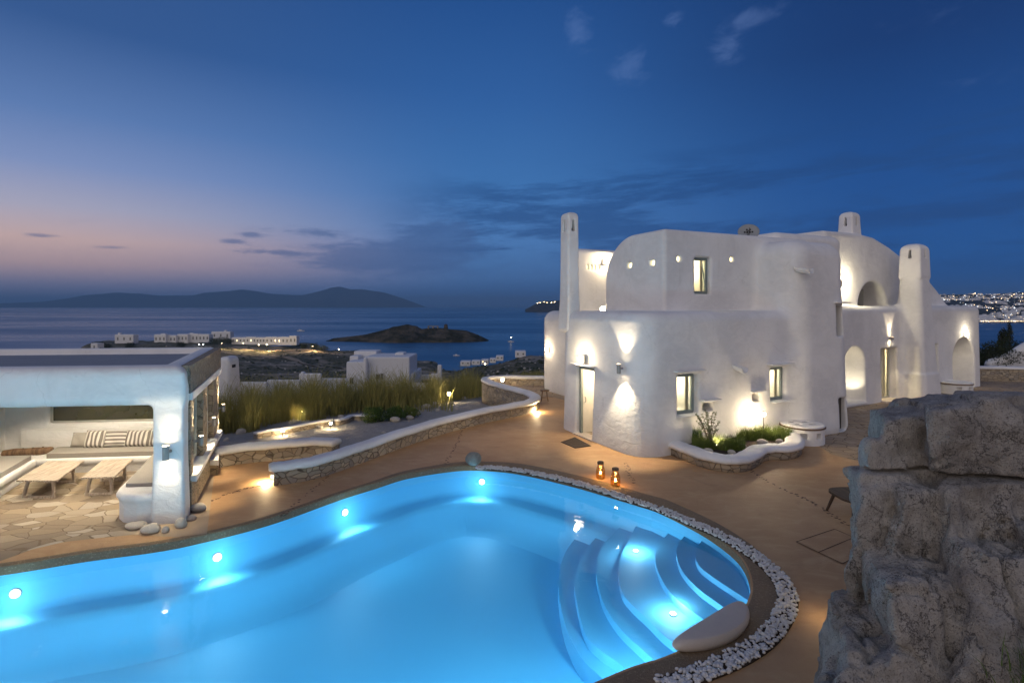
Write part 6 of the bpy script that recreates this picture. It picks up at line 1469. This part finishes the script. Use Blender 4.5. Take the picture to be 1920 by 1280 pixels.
for k in range(16):
    a = k * .3927 * 1.03; el_ = .3 + .5 * (k % 3); pts = [q + Vector((math.cos(a) * s_ * 3.4, math.sin(a) * s_ * 3.4, 4.5 + el_ * 2 * s_ - 3.0 * s_ * s_)) for s_ in (0, .35, .7, 1)]; wv = Vector((-math.sin(a), math.cos(a), 0)) * .45
    vs = [v for i, p in enumerate(pts) for v in (p - wv * (1.1 - i * .33), p + Vector((0, 0, .2)), p + wv * (1.1 - i * .33))]
    mb.add(vs, [(3 * i + a_, 3 * i + a_ + 1, 3 * i + a_ + 4, 3 * i + a_ + 3) for i in range(3) for a_ in (0, 1)])
mb.build('crown', M['leaf_dk'], t)
def street_lamp(px, Y, h, label, e, m_='glint', col=(1, .72, .38), grp='street lamps on the peninsula', br=.5):
    q = on_land(px, Y); t = thing('street_lamp', q, label, 'street lamp', grp); MB().tube([q, q + Vector((0, 0, h)), q + Vector((.7, -.3, h + .3))], [.12, .08, .05], 7).build('post', M['metal'], t)
    c = q + Vector((.8, -.35, h + .2)); MB().lathe(c, [(0, -br), (br * .8, -br * .5), (br, 0), (br * .6, br * .3), (0, br * .35)], 10).build('bulb', M[m_], t)
    if e: light('POINT', 'glow', c - Vector((0, 0, br + .1)), e, col, .5, t)
for a in ((455, 552, 7, 'street lamp over the lit dirt road, right of the trees', 26000), (500, 548, 7, 'second street lamp along the lit road', 22000), (415, 548, 6, 'street lamp near the road bend below the trees', 12000), (585, 540, 6, 'street lamp at the right end of the lit road', 9000)): street_lamp(*a, br=.25)
for k, (px, Y, m_) in enumerate(((372, 610, 'glint_w'), (380, 612, 'glint_w'), (484, 618, 'glint'), (634, 560, 'glint'), (665, 555, 'glint'), (776, 420, 'glint_w'), (907, 318, 'glint'))):
    street_lamp(px, Y, 3, ['left of the twin white lights before the middle houses', 'right of the twin white lights before the middle houses', 'small light before the narrow white house', 'light at the shore left of the islet', 'light at the small landing below the islet', 'white light on the slope right of the cubic house', 'bright lamp at the white shore houses'][k], 0, m_, br=.55 if k != 6 else .5)
# boats in the bay
def boat(px, y, ln, label, lamp=True):
    Y = 54 * 1000 / (y - 572.0); c = Vector(((px - 960) / 1000 * Y, Y, SEA)); t = thing('boat', c, label, 'boat', 'boats at anchor')
    prof = [(-.5, .05), (-.48, .12), (0, .16), (.3, .12), (.5, 0)]; vs = []
    for z_, k in ((0, .7), (.13, 1)):
        vs += [c + Vector((x * ln, -w_ * ln * k, z_ * ln)) for x, w_ in prof] + [c + Vector((x * ln, w_ * ln * k, z_ * ln)) for x, w_ in prof[::-1]]
    MB().add(vs, [(i, (i + 1) % 10, 10 + (i + 1) % 10, 10 + i) for i in range(10)] + [tuple(range(10, 20))]).build('hull', M['town'], t)
    MB().box(c + Vector((-.05 * ln, 0, .18 * ln)), (.16 * ln, .08 * ln, .06 * ln)).build('cabin', M['town'], t)
    MB().cyl(c, c + Vector((0, 0, .75 * ln)), .09, .05, 6).build('mast', M['metal'], t)
    if lamp: MB().lathe(c + Vector((0, 0, .75 * ln)), [(0, -.5), (.5, 0), (0, .5)], 8).build('bulb', M['glint'], t)
boat(958, 641, 9, 'small boat with a mast light right of the islet'); boat(856, 667, 7, 'dark small boat near the right shore', False); boat(564, 621, 16, 'small dark boat left of the islet', False)
# hillside of the town across the bay
TX0, TX1 = 1640, 2160
cols = np.arange(TX0, TX1, 6); rws = np.geomspace(1560, 4200, 60); V = []
for Y in rws:
    for px in cols:
        f = np.interp(Y, [1560, 1640, 1750, 1900, 2200, 2600, 3100, 3600, 4200], [-58, -49, -42, -30, -2, 34, 62, 84, 60]); e = np.interp(px, [1640, 1700, 1760, 1850, 1950, 2160], [.0, .62, .86, .96, 1.0, 1.05])
        z = -58 + (f + 58) * e + float(fbm2(np.array([(px - 960) / 1000 * Y]), np.array([Y]), 21, 5, .006, .55)[0]) * 9 * min(1, max(0, (Y - 1640) / 500)); V.append(((px - 960) / 1000 * Y, Y, z))
nc = len(cols); F = [(j * nc + i, j * nc + i + 1, (j + 1) * nc + i + 1, (j + 1) * nc + i) for j in range(len(rws) - 1) for i in range(nc - 1)]
VT = np.array(V).reshape(len(rws), nc, 3); tag(link('hills', fast_mesh('hills', V, F), M['islet']), kind='structure')
def town_z(px, Y):
    i = np.clip((px - TX0) / 6, 0, nc - 1.01); j = np.clip(np.interp(Y, rws, np.arange(len(rws))), 0, len(rws) - 1.01); i0, j0 = int(i), int(j); fi, fj = i - i0, j - j0
    return float((VT[j0, i0, 2] * (1 - fi) + VT[j0, i0 + 1, 2] * fi) * (1 - fj) + (VT[j0 + 1, i0, 2] * (1 - fi) + VT[j0 + 1, i0 + 1, 2] * fi) * fj)
hv = []
for k in range(5):
    rr = random.Random(k + 100); w_, d_, h_ = rr.uniform(6, 11), rr.uniform(6, 9), rr.uniform(5, 8); mb = MB()
    mb.box((0, 0, h_ / 2 - 2), (w_, d_, h_ / 2 + 2)); mb.box((w_ * .3, 2, h_ + 1.2), (w_ * .45, d_ * .5, 1.5)); mb.box((-w_ * .7, -d_ * .3, h_ * .3 - 2), (w_ * .6, d_ * .6, h_ * .3 + 2))
    for q in range(3):
        if rr.random() < .3: mb.box((-w_ * .6 + q * w_ * .6, -d_ - .05, h_ * rr.choice((.35, .7))), (.9, .12, 1.0), mi=1 if rr.random() < .75 else 2)
    me = bpy.data.meshes.new('town_house'); me.from_pydata(mb.v, [], mb.f); [me.materials.append(m_) for m_ in (M['town'], M['glint_town'], M['glint_town_w'])]; me.polygons.foreach_set('material_index', mb.mi); hv.append(me)
rr = random.Random(77)
for k in range(290):
    for _ in range(30):
        px = rr.uniform(1740, 1990); Y = 1655 + rr.random() ** 1.5 * 1900
        if px < 1835 and Y < 2150: continue
        if 2350 < Y < 2800 and rr.random() < .8: continue
        break
    o = bpy.data.objects.new('town_house', hv[k % 5]); COL.objects.link(o); o.location = ((px - 960) / 1000 * Y, Y, town_z(px, Y)); o.rotation_euler.z = rr.uniform(-.7, .4); o.scale = (rr.uniform(.7, 1.15),) * 3
    tag(o, 'small white house of the lit town across the bay', 'house', 'houses of the town across the bay')
mb = MB()
for k in range(300):
    px = rr.uniform(1740, 1990); Y = 1650 + rr.random() ** 1.2 * 1950; r_ = (.7 + 1.9 * rr.random() ** 4) * Y / 2000
    if px < 1835 and Y < 2150: continue
    c = ((px - 960) / 1000 * Y, Y - 8, town_z(px, Y) + rr.uniform(4, 11)); mi = 0 if rr.random() < .7 else 1
    mb.add([(c[0] - r_, c[1], c[2]), (c[0] + r_, c[1], c[2]), (c[0], c[1] - r_, c[2]), (c[0], c[1] + r_, c[2]), (c[0], c[1], c[2] - r_), (c[0], c[1], c[2] + r_)], [(0, 2, 5), (2, 1, 5), (1, 3, 5), (3, 0, 5), (2, 0, 4), (1, 2, 4), (3, 1, 4), (0, 3, 4)], False, mi)
for k in range(60):
    px = 1836 + k * 2.4 + rr.uniform(-1, 1); Y = 1640; r_ = rr.uniform(.8, 2.0); c = ((px - 960) / 1000 * Y, Y - 3, SEA + 5)
    mb.add([(c[0] - r_, c[1], c[2]), (c[0] + r_, c[1], c[2]), (c[0], c[1] - r_, c[2]), (c[0], c[1] + r_, c[2]), (c[0], c[1], c[2] - r_), (c[0], c[1], c[2] + r_)], [(0, 2, 5), (2, 1, 5), (1, 3, 5), (3, 0, 5), (2, 0, 4), (1, 2, 4), (3, 1, 4), (0, 3, 4)], False, 0)
tag(mb.build('town_lights', [M['glint_town'], M['glint_town_w']]), kind='stuff')
# lights of the villages under the far mountains and on the cape
mb = MB()
for px, y, r_ in ((168, 571, 7), (160, 572, 5), (180, 572, 4), (330, 571, 4), (420, 573, 4), (436, 572.5, 5), (450, 573, 4), (462, 573, 4), (300, 572.5, 3), (200, 573, 3), (240, 573, 3)):
    q = DP(px, y, 12200); s_ = r_; mb.add([(q.x - s_ * 2, q.y, q.z - s_ * .5), (q.x + s_ * 2, q.y, q.z - s_ * .5), (q.x, q.y - s_, q.z + s_ * .5)], [(0, 1, 2)])
for px, y in ((1008, 568), (1013, 567), (1020, 566), (1026, 567), (1034, 567), (1040, 566)):
    q = DP(px, y, 3900); mb.add([(q.x - 4, q.y, q.z - 1.2), (q.x + 4, q.y, q.z - 1.2), (q.x, q.y - 2, q.z + 1.6)], [(0, 1, 2)])
tag(mb.build('village_lights', M['glint']), kind='stuff')
# ------------------------------------------------------------------ the evening air
hz = bpy.data.materials.new('evening_air'); hz.use_nodes = True; t_ = hz.node_tree; t_.nodes.clear()
pv = t_.nodes.new('ShaderNodeVolumePrincipled'); pv.inputs['Color'].default_value = (0.34, 0.64, 1.0, 1); pv.inputs['Density'].default_value = 8e-5; pv.inputs['Anisotropy'].default_value = 0.0
oo = t_.nodes.new('ShaderNodeOutputMaterial'); t_.links.new(pv.outputs[0], oo.inputs['Volume'])
tag(MB().box((0, 15150, 165), (36500, 15300, 235)).build('haze', hz), kind='stuff')
